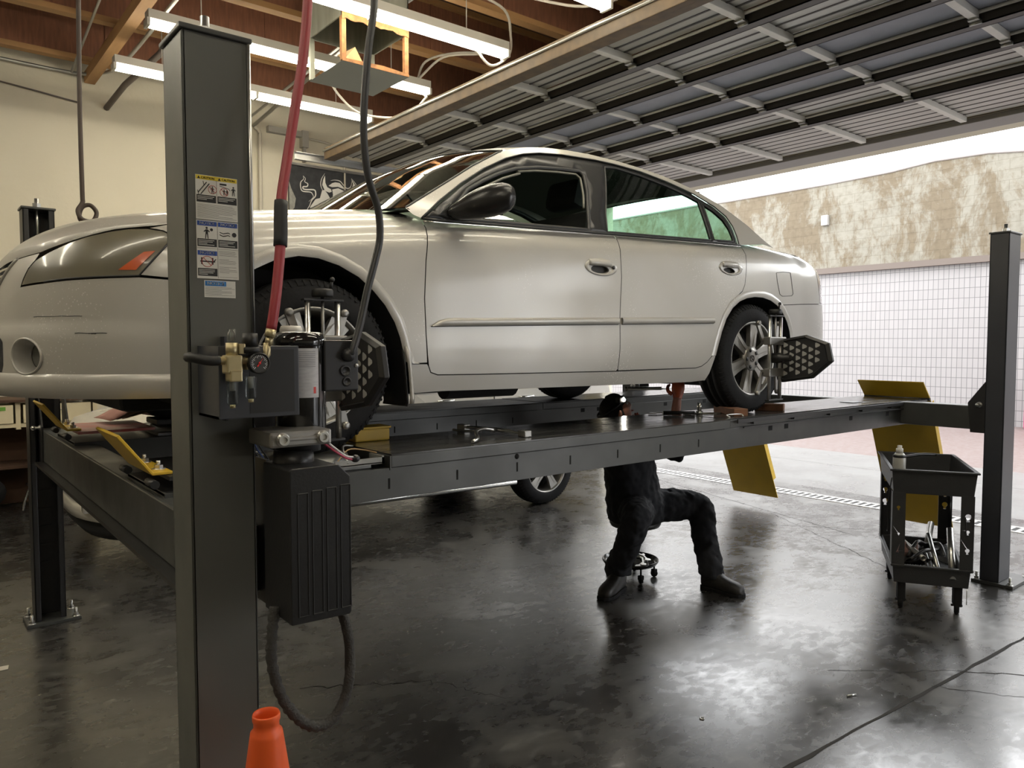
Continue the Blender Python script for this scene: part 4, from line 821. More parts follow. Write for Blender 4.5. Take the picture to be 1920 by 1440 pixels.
for sg in (-1, 1):
    fd = panel('front_fender', FEND, silver, car, sg)
    d1 = panel('front_door', FDR, silver, car, sg, holes=[ell(2.662,.778,.062,.022)]); d2 = panel('rear_door', RDR, silver, car, sg, holes=[ell(3.716,.835,.056,.019)])
    panel('rear_quarter', QTR, silver, car, sg)
    panel('rocker_panel', ROCK, silver, car, sg, sp=.05)
    # seams as shadow-filled gaps: dark inner shell just behind
    SH = [(.55,.25),(.81,.235)]+ARCHF[::-1][1:]+[(1.62,.212),(3.53,.21)]+ARCHR+[(4.9,.25),(UT,.26),(UT,.93),(4.95,.93),(4.7,1.0),(3.95,.99),(2.8,.955),(1.7,.91),(1.2,.90),(.85,.83),(.55,.79)]
    panel('inner_shell', SH, shellm, car, sg, sp=.06, gap=.004, off=-.024)
    # door handles
    for dr_, cu, ch, ru, rh, key in ((d1,2.67,.790,.112,.043,True),(d2,3.735,.853,.112,.042,False)):
        o = ell(cu,ch,ru,rh,30); ring = MB(); rows = [[pt(a,b,sg,.0015) for a,b in o],[pt(cu+(a-cu)*.95,ch+(b-ch)*.95,sg,.006) for a,b in o],[pt(cu+(a-cu)*.72-.004,ch+(b-ch)*.62-.006,sg,.005) for a,b in o],[pt(cu+(a-cu)*.62-.004,ch+(b-ch)*.45-.008,sg,-.022) for a,b in o]]
        rows = [r+[r[0]] for r in rows]; ring.grid(rows); hd = ring.build('door_handle', silver, dr_)
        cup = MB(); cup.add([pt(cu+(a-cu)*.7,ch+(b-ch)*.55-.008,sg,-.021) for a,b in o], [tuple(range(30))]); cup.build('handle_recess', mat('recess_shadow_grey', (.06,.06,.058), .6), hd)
        gr = MB(); gr.grid([[pt(cu-.085+.15*i/10, ch+.004+.010*j+(.004 if j == 1 else 0), sg, .009+.006*math.sin(PI*i/10)-(.004 if j in (0,3) else 0)) for j in range(4)] for i in range(11)]); gr.build('grip', silver, hd, solid=.003)
        if key: MB().lathe([(0,0),(.009,0),(.009,.004),(0,.004)], pt(cu+.082,ch+.002,sg,.004), (0,sg,0), 14).build('key_lock', rubber, hd)
    # rubbing strips
    for dr_, a, b, tip in ((d1,1.68,2.782,True),(d2,2.806,3.557,False)):
        q = MB(); rows = []; n = 26
        for i in range(n+1):
            t = i/n; u = a+(b-a)*t; hc = .503+.027*(u-1.68)/1.1; hh = .0165*(min(1,math.sqrt(max(0,t*14))) if tip else 1)
            rows.append([pt(u,hc-.0165-.001,sg,.001), pt(u,hc-.014,sg,.011), pt(u,hc-.0165+hh*1.55,sg,.012), pt(u,hc-.0165+hh*1.95,sg,.006), pt(u,hc-.0165+hh*2.02,sg,.0)])
        q.grid(rows); q.build('rubbing_strip', silver, dr_)
        q = MB(); q.tube([pt(a+(b-a)*i/12,.4855+.027*((a+(b-a)*i/12)-1.68)/1.1,sg,.0008) for i in range(13)], .0022, 5); q.build('strip_shadow_gap', rubber, dr_)
    # greenhouse side: rail, pillars, black frames, glass
    RP = RAIL+[(4.15,1.03),(3.955,1.008),(3.884,1.004)]+DLO[::-1][1:]+[(1.62,.935)]
    panel('roof_rail', RP, silver, car, sg, g=True, gap=.0)
    ff = panel('window_frame', [(a,b) for a,b in DLO]+[(2.8,.966)], glossb, car, sg, g=True, gap=.003, off=-.004, holes=[WF,WR,WQ], solid=.014, sp=.05)
    MB().tube([pt(a,b,sg,.003,True) for a,b in dens(DLO,.04,False)], .0035, 6).build('window_seal', rubber, ff)
    q = MB(); BL = dens([(1.66,.921),(2.3,.945),(2.828,.967),(3.4,.989),(3.89,1.003)],.05,False)
    q.tube([pt(a,b,sg,.004,True) for a,b in BL], .0055, 8); q.build('belt_rubber', rubber, ff)
    MB().tube([pt(a,b-.010,sg,.004,True) for a,b in BL], .0028, 6).build('belt_chrome', chrome, ff)
    for W_, e in ((WF,0),(WR,1),(WQ,1)):
        if e: MB().tube([pt(a,b,sg,-.006,True) for a,b in dens(W_,.04)], .005, 6, closed=True).build('glass_rubber', rubber, ff)
    MB().tube([pt(a,b,sg,-.006,True) for a,b in dens(WF,.04)], .010, 8, closed=True).build('glass_rubber', rubber, ff)
    MB().tube([pt(a-.03 if a>2.3 else a+.02,b-.02,sg,-.012,True) for a,b in dens(WF[2:12],.05,False)], .006, 8).build('inner_trim', mat('grey_beige_trim', (.16,.155,.13), .45), ff)
    panel('rear_door_glass', WR, glass_d, car, sg, g=True, gap=0, off=-.010, sp=.08)
    panel('quarter_glass', WQ, glass_d, car, sg, g=True, gap=0, off=-.010, sp=.08)
    if sg == 1: panel('front_door_glass', WF, glass_d, car, sg, g=True, gap=0, off=-.010, sp=.08)
    else:       # driver's window wound most of the way down, its curved top edge left standing
        panel('front_door_glass', [(1.80,.94),(1.84,.985),(1.98,1.0),(2.12,.985),(2.26,.955),(2.3,.95)], glass_c, car, sg, g=True, gap=0, off=-.014, sp=.08)
    # headlamp
    hl = panel('headlamp', HEAD, mat('smoky_lamp_cover', (.14,.125,.085), .30, var=.7, scale=4, coat=.35, c2=(.075,.07,.05)), car, sg, gap=.002, sp=.035)
    panel('orange_marker', [(.525,.655),(.606,.716),(.642,.720),(.582,.655)], mat('orange_reflector', (.50,.085,.015), .25, coat=.5), hl, sg, gap=0, off=.0015, sp=.03)
    MB().tube([pt(a,b,sg,.001) for a,b in dens([(.229,.621),(.336,.628),(.476,.633),(.592,.637),(.684,.748)],.03,False)], .0035, 6).build('lamp_seal', rubber, hl)
    # tail lamp
    panel('tail_lamp', [(4.843,.69),(4.840,.76),(4.810,.88),(4.770,.96),(4.752,1.015),(4.95,1.0),(5.2,.97),(5.2,.70)], mat('tail_lamp_clear', (.6,.56,.55), .15, coat=.8), car, sg, gap=.002, sp=.05)
    panel('trunk_face', [(5.205,.70),(5.205,.985),(UT,1.0),(UT,.70)], silver, car, sg, gap=0, sp=.06)
    panel('rear_bumper', RBMP, silver, car, sg, sp=.05)
    # front bumper with the fog lamp pot
    fb = panel('front_bumper', BUMP, silver, car, sg, holes=[FOG], sp=.035)
    q = MB(); ring = [[pt(.155+(a-.155)*k,.372+(b-.372)*k,sg,o_) for a,b in FOG] for k,o_ in ((1.14,.0005),(1.12,.006),(1.04,.007),(1.0,.002),(.94,-.02),(.82,-.06))]
    q.grid([r+[r[0]] for r in ring]); q.build('fog_lamp_surround', silver, fb)
    q = MB(); q.add([pt(.155+(a-.155)*.83+.012,.372+(b-.372)*.83,sg,-.058) for a,b in FOG], [tuple(range(len(FOG)))]); q.build('fog_lamp_lens', mat('dim_lens', (.10,.10,.085), .2, coat=.6), fb)
    q = MB(); rows = []
    for i in range(40):
        u = UC+(.80-UC)*i/39; rows.append([pt(u,.232,sg,.002), pt(u,.25,sg,.013), pt(u,.29,sg,.014), pt(u,.306,sg,.009), pt(u,.314,sg,.001)])
    q.grid(rows); q.build('bumper_lip', silver, fb)
    panel('grille', [(UC,.582),(-.25,.602),(-.155,.657),(-.10,.692),(-.054,.716),(-.15,.712),(UC,.705)], shellm, car, sg, gap=.0, off=-.012, sp=.05)
    q = MB()
    for hh, ue in ((.61,-.24),(.635,-.19),(.66,-.15),(.685,-.11)): q.tube([pt(UC+(ue-UC)*i/10,hh,sg,-.002) for i in range(11)], .005, 6)
    q.build('grille_bars', chrome, car, weld=False)
    q = MB(); q.tube([pt(a,b,sg,.002) for a,b in dens([(UC,.575),(-.25,.598),(-.16,.65),(-.10,.69),(-.052,.716)],.03,False)], .006, 8); q.build('grille_rim', silver, car)
    panel('lower_grille', [(UC,.32),(-.03,.315),(-.012,.34),(-.008,.42),(-.03,.435),(UC,.44)], shellm, fb, sg, gap=0, off=.001, sp=.05)
    # hairline scuffs on the bumper
    q = MB()
    for a,b,c_ in ((.33,.44,.451),(.38,.49,.449),(.18,.40,.505),(.43,.455,.447)): q.tube([pt(a+(b-a)*i/8,c_+random.uniform(-.001,.001),sg,.0003) for i in range(9)], .0011, 4)
    if sg == -1: q.build('scuff', rubber, fb, weld=False)
    # fuel flap outline, wheel arches, flaps
    if sg == -1:
        FU = [(4.218,.855),(4.30,.866),(4.40,.868),(4.412,.80),(4.425,.735),(4.405,.722),(4.28,.714),(4.25,.725),(4.225,.80)]
        MB().tube([pt(a,b,sg,.0005) for a,b in dens(FU,.02)], .0018, 5, closed=True).build('fuel_flap_gap', rubber, car)
    for cx_, AR_ in ((1.175,ARCHF),(3.985,ARCHR)):
        w = MB(); P = dens(AR_,.04,False)
        rows = [[pt(a,b,sg,-.002) for a,b in P],[pt(a,b,sg,-.03) for a,b in P],[Vector((p.x,YC+sg*.62,p.z)) for p in [pt(a,b,sg) for a,b in P]]]
        w.grid(rows); w.prism([(cx_-.39,.25),(cx_+.39,.25),(cx_+.36,.55),(cx_+.2,.70),(cx_-.2,.70),(cx_-.36,.55)], YC+sg*.60, YC+sg*.615, M=Matrix.Translation((0,0,ZP)), plane='xz'); w.build('wheel_well', shellm, car, weld=False)
        e = MB(); e.grid([[pt(a,b,sg,.0005) for a,b in P],[pt(cx_+(a-cx_)*1.05,.335+(b-.335)*1.055,sg,.009) for a,b in P],[pt(cx_+(a-cx_)*1.11,.335+(b-.335)*1.11,sg,.0004) for a,b in P]]); e.build('arch_lip', silver, car)
        if cx_ < 2:
            k = MB(); k.grid([[Vector((a,YC+sg*yy,ZP+h)) for yy in (.70,.80,.875,.893)] for a,h in ((1.55,.40),(1.558,.33),(1.565,.25),(1.57,.18),(1.565,.165))]); k.build('mud_flap', mat('black_mud_flap', (.012,.012,.012), .6), car, solid=.006)
            k = MB(); k.grid([[Vector((a+dx,YC+sg*yy,ZP+h)) for dx,yy in ((.0,.897),(.014,.899),(.022,.890))] for a,h in ((1.552,.405),(1.565,.35),(1.572,.28),(1.578,.20),(1.575,.175))]); k.build('flap_edge', silver, car, solid=.004)
# bonnet, boot lid: draped on the same surface
def sweep(us, hseam, m, name, nq=22, sgs=(-1,1), back=0.):
    for sg in sgs:
        rows = []
        for u in us:
            hs_ = hseam(u); ex, ey = side(u, hs_, sg); cx0 = X1 if u < X1 else (X2 if u > X2 else u); row = []
            for k in range(nq+1):
                q = math.sin(PI/2*k/nq); x = cx0+(ex-cx0)*q; y = ey*q
                if u >= X1 and back: x -= back*(1-q*q)*((u-X1)/(1.58-X1))**2
                z = top(x, y) if k < nq else hs_
                row.append(Vector((x, YC+y, ZP+(max(z,hs_)))))
            rows.append(row)
        q = MB(); q.grid(rows); q.build(name, m, car)
us = [UC+(.15-UC)*i/9 for i in range(9)]+[.15+(1.58-.15)*i/30 for i in range(31)]
SM = [(UC,.708),(-.15,.714),(-.05,.718),(.05,.722)]+SEAM
sweep(us, lambda u: lerp(SM,u), silver, 'bonnet', back=.15)
sweep([4.02+(4.765-4.02)*i/14 for i in range(15)]+[4.765+(UT-4.765)*i/12 for i in range(1,13)], lambda u: lerp([(4.0,1.02),(4.1,1.03),(4.25,1.045),(4.5,1.052),(4.7,1.04),(4.77,1.005),(5.2,.985),(UT,1.0)],u), silver, 'boot_lid')
# windscreen, roof, rear screen over the rails
def rail_at(t):
    k = t*(len(RAIL)-1); i = min(int(k), len(RAIL)-2); f = k-i; return RAIL[i][0]+(RAIL[i+1][0]-RAIL[i][0])*f, RAIL[i][1]+(RAIL[i+1][1]-RAIL[i][1])*f
BX = [(1.59,-.17),(2.2,-.11),(2.5,-.06),(2.9,0),(3.4,.05),(3.7,.09),(4.26,.14)]; BZ = [(1.59,.02),(2.0,.04),(2.4,.050),(3.3,.052),(3.9,.035),(4.26,.02)]
def over(t0, t1, n, m, name, inset_=0.):
    rows = []
    for i in range(n+1):
        x, h = rail_at(t0+(t1-t0)*i/n); w = Wg(h)-inset_; row = []
        for k in range(29):
            s = math.sin(PI/2*(-1+2*k/28)); c = 1-abs(s)**2.2; row.append(Vector((x+lerp(BX,x)*c, YC+s*w, ZP+h+lerp(BZ,x)*c)))
        rows.append(row)
    q = MB(); q.grid(rows); return q.build(name, m, car)
T = lambda i: i/(len(RAIL)-1)
over(T(0), T(4.35), 14, glass_c, 'windscreen', .004); over(T(4.35), T(13.2), 18, silver, 'roof'); over(T(13.2), T(16.6), 12, glass_d, 'rear_screen', .004)
q = MB()
x, h = rail_at(T(4.35)); 
for tt in (T(4.35), T(13.2)):
    x, h = rail_at(tt); q.tube([(x+lerp(BX,x)*(1-abs(s)**2.2), YC+s*Wg(h), ZP+h+lerp(BZ,x)*(1-abs(s)**2.2)+.001) for s in [math.sin(PI/2*(-1+2*k/28)) for k in range(29)]], .006, 6)
for sg in (-1,1): q.tube([(rail_at(T(i*.2))[0]+.003, YC+sg*(Wg(rail_at(T(i*.2))[1])-.002), ZP+rail_at(T(i*.2))[1]+.001) for i in range(22)], .005, 6)
q.build('screen_seal', rubber, car, weld=False)
MB().grid([[Vector((1.62-.17*(1-s*s)-.02, YC+s*.83, ZP+.955)) , Vector((1.62-.17*(1-s*s)+.07, YC+s*.80, ZP+.965))] for s in [-1+.1*i for i in range(21)]]).build('cowl', rubber, car)
# diagonal joint between wing and pillar foot
MB().tube([Vector((1.60,YC-Wg(.96)-.001,ZP+.958)), Vector((1.692,YC-Wl(1.692,.9)+.035,ZP+.926))], .0025, 6).build('wing_joint', rubber, car)
# mirror pods
for sg in (-1,1):
    a = Vector((1.80,YC+sg*.86,ZP+.975)); b = Vector((1.955,YC+sg*1.10,ZP+1.0)); d_ = (b-a); q = MB(); rows = []
    prof_ = [(0,.028,.026,-.012),(.06,.034,.032,-.012),(.16,.040,.042,-.008),(.30,.048,.054,0),(.48,.054,.064,.006),(.66,.056,.067,.010),(.82,.052,.062,.012),(.92,.044,.051,.012),(.97,.032,.036,.012),(1.0,.002,.002,.012)]
    dd = d_.normalized(); up = Vector((0,0,1)); sd = dd.cross(up).normalized()
    for t, rw, rh_, dz in prof_:
        c = a+d_*t+up*dz; rows.append([c+sd*math.cos(2*PI*k/20)*rw+up*math.sin(2*PI*k/20)*rh_ for k in range(20)])
    q.grid(rows, closed=True); mp = q.build('mirror', mat('satin_black_mirror', (.018,.018,.018), .27), car)
    mf = MB(); mf.lathe([(0,0),(.050,0),(.054,.004)], a+d_*.52+sd*(.053*(-1 if sd.x < 0 else 1))+up*.01, (1 if True else 0, 0, 0), 24); mf.build('mirror_glass', mat('mirror_silver', (.8,.8,.8), .03, metal=1.), mp)
    fo = MB(); fo.prism([(1.74,.945),(1.90,.952),(1.86,1.02),(1.80,1.0)], YC+sg*.872, YC+sg*.862, M=Matrix.Translation((0,0,ZP)), plane='xz'); fo.build('mirror_foot', glossb, mp)
# cabin
cab = mat('dark_cabin_plastic', (.018,.019,.019), .7); seat_m = mat('dark_seat_cloth', (.035,.035,.037), .9, var=.3, scale=40)
q = MB().box((1.62,YC-.74,ZP+.70),(2.02,YC+.74,ZP+.93), bev=.05); q.box((1.9,YC-.50,ZP+.86),(2.0,YC-.16,ZP+.97), bev=.03); q.build('dashboard', cab, car)
q = MB(); q.tube([(2.18+.05*math.sin(a*PI/12)*-.4, YC-.36+.185*math.cos(a*PI/12), ZP+.86+.175*math.sin(a*PI/12)) for a in range(24)], .014, 8, closed=True); q.tube([(2.02,YC-.36,ZP+.83),(2.17,YC-.36,ZP+.86)], .03, 8); q.box((2.155,YC-.53,ZP+.84),(2.175,YC-.19,ZP+.88)); q.build('steering_wheel', cab, car, weld=False)
for y in (-.37,.37):
    q = MB(); q.box((2.22,YC+y-.25,ZP+.42),(2.75,YC+y+.25,ZP+.58), bev=.05)
    q.box((-.07,-.25,0),(.07,.25,.62), M=Matrix.Translation((2.74,YC+y,ZP+.52))@Matrix.Rotation(.28,4,'Y'), bev=.06); q.box((-.05,-.13,.66),(.05,.13,.82), M=Matrix.Translation((2.74,YC+y,ZP+.52))@Matrix.Rotation(.24,4,'Y'), bev=.05); q.build('front_seat', seat_m, car, weld=False)
q = MB(); q.box((3.15,YC-.66,ZP+.42),(3.65,YC+.66,ZP+.60), bev=.05); q.box((-.08,-.64,0),(.08,.64,.50), M=Matrix.Translation((3.72,YC,ZP+.50))@Matrix.Rotation(.4,4,'Y'), bev=.06); q.build('rear_bench', seat_m, car, weld=False)
q = MB().box((1.6,YC-.80,ZP+.30),(4.4,YC+.80,ZP+.34)); q.box((3.85,YC-.7,ZP+.93),(4.2,YC+.7,ZP+.96)); q.box((1.58,YC-.78,ZP+.3),(1.62,YC+.78,ZP+.94)); q.build('cabin_floor', cab, car, weld=False)
hr = MB(); rows = []
for i in range(13):
    x, h = rail_at(T(4.5)+(T(13)-T(4.5))*i/12); rows.append([Vector((x,YC+s*(Wg(h)-.03),ZP+h-.03+.04*(1-s*s))) for s in [-1+k*.25 for k in range(9)]])
hr.grid(rows); hr.build('headlining', mat('grey_headlining', (.10,.10,.09), .9), car)
# underside
q = MB().box((.75,YC-.60,ZP+.20),(4.75,YC+.60,ZP+.28)); q.box((1.62,YC-.82,ZP+.215),(3.5,YC+.82,ZP+.26)); q.box((.62,YC-.45,ZP+.16),(1.1,YC+.45,ZP+.3), bev=.03); q.tube([(1.5,YC+.1,ZP+.17),(3.3,YC+.1,ZP+.17),(3.7,YC+.35,ZP+.20)], .03, 10); q.tube([(2.4,YC+.1,ZP+.17),(2.9,YC+.1,ZP+.17)], .07, 14)
q.tube([(4.3,YC-.5,ZP+.22),(4.3,YC+.5,ZP+.22)], .09, 14); q.tube([(3.98,YC-.62,ZP+.33),(3.98,YC+.62,ZP+.33)], .035, 10); q.tube([(1.18,YC-.62,ZP+.33),(1.18,YC+.62,ZP+.33)], .035, 10); q.tube([(3.5,YC-.4,ZP+.20),(3.98,YC-.6,ZP+.26)], .022, 8); q.tube([(3.5,YC+.4,ZP+.20),(3.98,YC+.6,ZP+.26)], .022, 8)
q.build('underbody', shellm, car, weld=False)
# ---------------------------------------------------------------- wheels
tyre_m = mat('black_tyre', (.009,.009,.010), .75, var=.6, scale=10, c2=(.02,.02,.021), bump=.1, spec=.25); alloy = mat('silver_alloy', (.42,.41,.38), .34, metal=.75, var=.35, scale=9); alloy_d = mat('dark_drum', (.03,.03,.03), .6, metal=.4)
def wheel(par, x, yo, z, sg, rt=.329, nsp=6, phase=0., name='wheel', am=None):
    """tyre, rim and face; yo is the outer sidewall plane, sg the outward side"""
    am = am or alloy; k = rt/.329; ax = (0,sg,0); c = (x,yo,z)
    P = [(.213,-.012),(.222,-.003),(.250,.0),(.285,-.003),(.308,-.012),(.321,-.030),(.327,-.045),(.328,-.070),(.320,-.072),(.320,-.078),(.329,-.08),(.329,-.115),(.321,-.117),(.321,-.123),(.329,-.125),(.328,-.155),(.322,-.175),(.30,-.198),(.25,-.205),(.213,-.19)]
    q = MB().lathe([(a*k,b*k) for a,b in P], c, ax, 56); lug = MB()
    w = q.build(name, tyre_m, par)
    for i in range(72):
        a = 2*PI*i/72; ca, sa = math.cos(a), math.sin(a); r0, r1 = .300*k, .3215*k; t = Vector((-sa,0,ca))*.0045*k
        p = [Vector((x+ca*r0,yo-sg*.008*k,z+sa*r0)), Vector((x+ca*r1,yo-sg*.026*k,z+sa*r1))]
        lug.add([p[0]-t,p[1]-t,p[1]+t,p[0]+t,]+[v+Vector((0,sg*.004,0)) for v in (p[0]-t,p[1]-t,p[1]+t,p[0]+t)], [(0,1,2,3),(4,7,6,5),(0,4,5,1),(2,6,7,3),(1,5,6,2),(0,3,7,4)])
    lug.build('shoulder_lugs', tyre_m, w, weld=False)
    MB().lathe([(a*k,b*k) for a,b in [(.200,-.185),(.196,-.06),(.204,-.030),(.207,-.016),(.213,-.006),(.221,-.003),(.223,-.008),(.216,-.014),(.214,-.19)]], c, ax, 56).build('rim', am, w)
    MB().lathe([(a*k,b*k) for a,b in [(0,-.10),(.13,-.10),(.135,-.13),(.19,-.14)]], c, ax, 32).build('brake_disc', alloy_d, w)
    f = MB()
    for i in range(nsp):
        a = phase+2*PI*i/nsp; M_ = Matrix.Translation((x,yo,z))@Matrix.Rotation(-a,4,'Y')
        # wide spoke forked by a groove
        for s_ in (-1,1):
            o = [(.045,s_*.004),(.10,s_*.006),(.15,s_*.010),(.203,s_*.016),(.203,s_*.043),(.15,s_*.034),(.10,s_*.029),(.045,s_*.028)]
            vs = [M_@Vector((p[0]*k, -sg*((.018+.004*(p[0]>.14)) if j else (.05))*k, p[1]*k)) for j in (1,0) for p in o]; n = len(o)
            f.add(vs, [tuple(range(n)), tuple(range(2*n-1,n-1,-1))]+[(q_,(q_+1)%n,n+(q_+1)%n,n+q_) for q_ in range(n)])
        o = [(.05,-.006),(.203,-.018),(.203,.018),(.05,.006)]; vs = [M_@Vector((p[0]*k,-sg*(.0225 if j else .05)*k,p[1]*k)) for j in (1,0) for p in o]
        f.add(vs, [(0,1,2,3),(7,6,5,4)]+[(q_,(q_+1)%4,4+(q_+1)%4,4+q_) for q_ in range(4)])
    f.lathe([(0,-.012),(.03,-.012),(.05,-.013),(.074,-.018),(.078,-.05),(0,-.05)] if k < 1.02 else [(0,-.01*k),(.03*k,-.012*k),(.06*k,-.02*k),(.06*k,-.05*k),(0,-.05*k)], c, ax, 30); f.build('spokes', am, w, weld=False)
    nb = MB()
    for i in range(5):
        a = phase+.3+2*PI*i/5; nb.lathe([(.0125*k,-.011*k),(.0125*k,-.0105*k),(.0,-.0105*k)], (x+.052*k*math.cos(a), yo, z+.052*k*math.sin(a)), ax, 12)
    nb.build('lug_holes', mat('lug_dark', (.012,.012,.012), .5), w, weld=False)
    em = MB(); em.tube([(x+.0195*k*math.cos(a*PI/10), yo-sg*.0105*k, z+.0195*k*math.sin(a*PI/10)) for a in range(20)], .0016*k, 6, closed=True)
    em.tube([Vector((x+u_*k, yo-sg*.0105*k, z+v_*k)) for u_,v_ in ((.010,.009),(-.004,.011),(-.008,.004),(.006,-.003),(.006,-.010),(-.010,-.009))], .0016*k, 6); em.build('centre_emblem', alloy_d, w, weld=False)
    return w
for x in (1.178,3.972):
    for sg in (-1,1):
        wheel(car, x, YC+sg*.885, ZP+.329, sg, phase=.35 if x > 2 else .95)
# ================================================================ wheel aligner clamps and target boards
def clamp(x, yr, z, label, front):
    t = thing('wheel_clamp', (x,yr,z-.25), label, 'wheel clamp', 'wheel clamps on the raised saloon')
    for dx in (-.056,.056): MB().tube([(x+dx,yr,z-.245),(x+dx,yr,z+.245)], .0105, 14).build('guide_rod', zinc, t)
    MB().tube([(x,yr,z+.02),(x,yr,z+.26)], .006, 10).build('lead_screw', cast, t)
    MB().box((x-.075,yr-.014,z+.243),(x+.075,yr+.014,z+.251), bev=.002).box((x-.075,yr-.014,z-.251),(x+.075,yr+.014,z-.243), bev=.002).build('end_plate', steel2, t, weld=False)
    MB().lathe([(0,0),(.036,0),(.038,.006),(.038,.022),(.034,.028),(0,.028)], (x,yr,z+.258), (0,0,1), 22).tube([(x+.03,yr,z+.285),(x+.034,yr-.004,z+.315)], .006, 8).ball((x+.035,yr-.005,z+.32), .010, n=10).build('hand_knob', MATS['black_knob'], t)
    for dz in (.10,-.085):
        MB().box((x-.085,yr-.022,z+dz-.024),(x+.085,yr+.022,z+dz+.024), bev=.006).build('slide_block', cast, t)
        for dx in (-.07,.07):
            c = MB(); c.box((x+dx*.8-.012,yr+.0,z+dz-.016),(x+dx*.8+.012,yr+.05,z+dz+.016), bev=.003); a = Vector((x+dx,yr+.03,z+dz)); s_ = 1 if dz > 0 else -1; b = Vector((x+dx*1.5,yr+.045,z+s_*.205)); d = b-a; nn = Vector((-d.z,0,d.x)).normalized()*.012
            c.add([a-nn,b-nn*1.2,b+nn*1.2,a+nn]+[v+Vector((0,.012,0)) for v in (a-nn,b-nn*1.2,b+nn*1.2,a+nn)], [(0,1,2,3),(7,6,5,4),(0,4,5,1),(1,5,6,2),(2,6,7,3),(3,7,4,0)])
            c.lathe([(0,0),(.014,0),(.014,.02),(.006,.022),(0,.022)], (b.x,b.y+.01,b.z), (0,-1,0), 14); c.build('claw_arm', cast, t, weld=False)
    MB().lathe([(0,-.03),(.026,-.03),(.03,-.02),(.03,.03),(.026,.05),(.02,.055),(.02,.10),(0,.10)], (x,yr,z), (0,-1,0), 22).build('hub_shaft', MATS['black_knob'], t)
    # board: irregular octagon in the YZ plane with rows of reflector triangles
    bx = x+.06; out = [(yr+.045,z+.085),(yr+.025,z+.105),(yr-.165,z+.135),(yr-.30,z+.088),(yr-.325,z-.015),(yr-.205,z-.115),(yr-.015,z-.145),(yr+.02,z-.13)]
    b = MB().prism(out, bx, bx+.022, plane='yz').build('target_board', MATS['black_switch_box'], t, bevel=.004)
    f = MB(); cy_ = sum(p[0] for p in out)/8; cz_ = sum(p[1] for p in out)/8; big = [(cy_+(p[0]-cy_)*.86, cz_+(p[1]-cz_)*.86) for p in out]
    for i, p in enumerate(out):
        a0, a1 = out[i], out[(i+1)%8]; b0, b1 = big[i], big[(i+1)%8]
        f.add([(bx,a0[0],a0[1]),(bx,a1[0],a1[1]),(bx-.008,b1[0]+(a1[0]-b1[0])*.3,b1[1]+(a1[1]-b1[1])*.3),(bx-.008,b0[0]+(a0[0]-b0[0])*.3,b0[1]+(a0[1]-b0[1])*.3),(bx-.001,b1[0],b1[1]),(bx-.001,b0[0],b0[1])], [(0,1,2,3),(3,2,4,5)])
    f.build('board_rim', steel2, b)
    tr = MB(); k = 0
    for r in range(-4,5):
        for c in range(-5,6):
            y = cy_+c*.040; zz = cz_+r*.042+(c%2)*.021+c*-.004; s_ = .0155
            pts = [(y-s_*.9,zz-.001),(y-s_*.7,zz+.006),(y+s_*.75,zz+s_),(y+s_,zz+s_*.7),(y+s_,zz-s_*.7),(y+s_*.75,zz-s_),(y-s_*.7,zz-.006)]
            pts = [(2*y-a,b_) for a,b_ in pts] if False else pts
            if all(inpoly(p, big) for p in pts): tr.add([(bx-.0015,p[0],p[1]) for p in pts], [tuple(range(7))])
    tr.build('reflector_triangles', mat('grey_reflector', (.36,.36,.35), .6), b, weld=False); return t
clamp(1.155,2.49,1.510,'black wheel clamp with triangle patterned target board on the front wheel, behind the motor', True)
clamp(4.011,2.50,1.524,'black wheel clamp with triangle patterned target board on the rear wheel', False)
# ---------------------------------------------------------------- loose things on the near runway
wood = mat('chock_wood', (.20,.09,.045), .75, var=.6, scale=14, c2=(.10,.05,.03), stretch=(1,4,1))
tag(MB().box((0,0,0),(.085,.30,.042), M=Matrix.Translation((3.70,2.56,LZ+.002))@Matrix.Rotation(-.55,4,'Z'), bev=.004).build('wooden_chock', wood), 'dark wooden chock lying in front of the rear wheel', 'wood block')
tag(MB().box((0,0,0),(.085,.17,.042), M=Matrix.Translation((4.22,2.565,LZ+.002))@Matrix.Rotation(.45,4,'Z'), bev=.004).build('wooden_chock', wood), 'reddish wooden chock just behind the rear wheel', 'wood block')
def bar(pts, r, name, lab, cat='tool', m=None, n=8): return tag(MB().tube(spline(pts,4), r, n).build(name, m or zinc), lab, cat)
def spanner(a, b, z, name, lab, w=.012):
    a = Vector((*a,0)); b = Vector((*b,0)); d = (b-a).normalized(); n = Vector((-d.y,d.x,0)); L = (b-a).length
    def P(u, v): q = a+d*u+n*v; return (q.x,q.y)
    out = [P(0,.010),P(.012,.020),P(.035,.020),P(.05,w*.5),P(L-.05,w*.5),P(L-.035,.018),P(L-.006,.020),P(L,.010),P(L-.016,.004),P(L-.016,-.006),P(L,-.012),P(L-.01,-.02),P(L-.035,-.018),P(L-.05,-w*.5),P(.05,-w*.5),P(.035,-.02),P(.012,-.02),P(0,-.010)]
    return tag(MB().prism(out, z, z+.007).build(name, zinc, bevel=.001), lab, 'tool')
pw = thing('puller_tool', (2.0,2.72,LZ), 'steel puller with hinged arms lying on the middle of the near runway', 'tool')
MB().tube(spline([(2.06,2.93,LZ+.022),(2.09,2.80,LZ+.024),(2.12,2.68,LZ+.022),(2.15,2.58,LZ+.014)],4), [.008]*6+[.010]*4+[.006]*3, 8).build('threaded_bar', zinc, pw)
MB().tube(spline([(1.83,2.53,LZ+.010),(1.88,2.56,LZ+.018),(1.93,2.64,LZ+.035),(2.02,2.70,LZ+.035),(2.09,2.72,LZ+.022)],4), [.007,.009,.009,.009,.009,.008,.008,.008,.008,.008,.008,.008,.008,.008,.009,.010,.010], 8).build('curved_arm', zinc, pw)
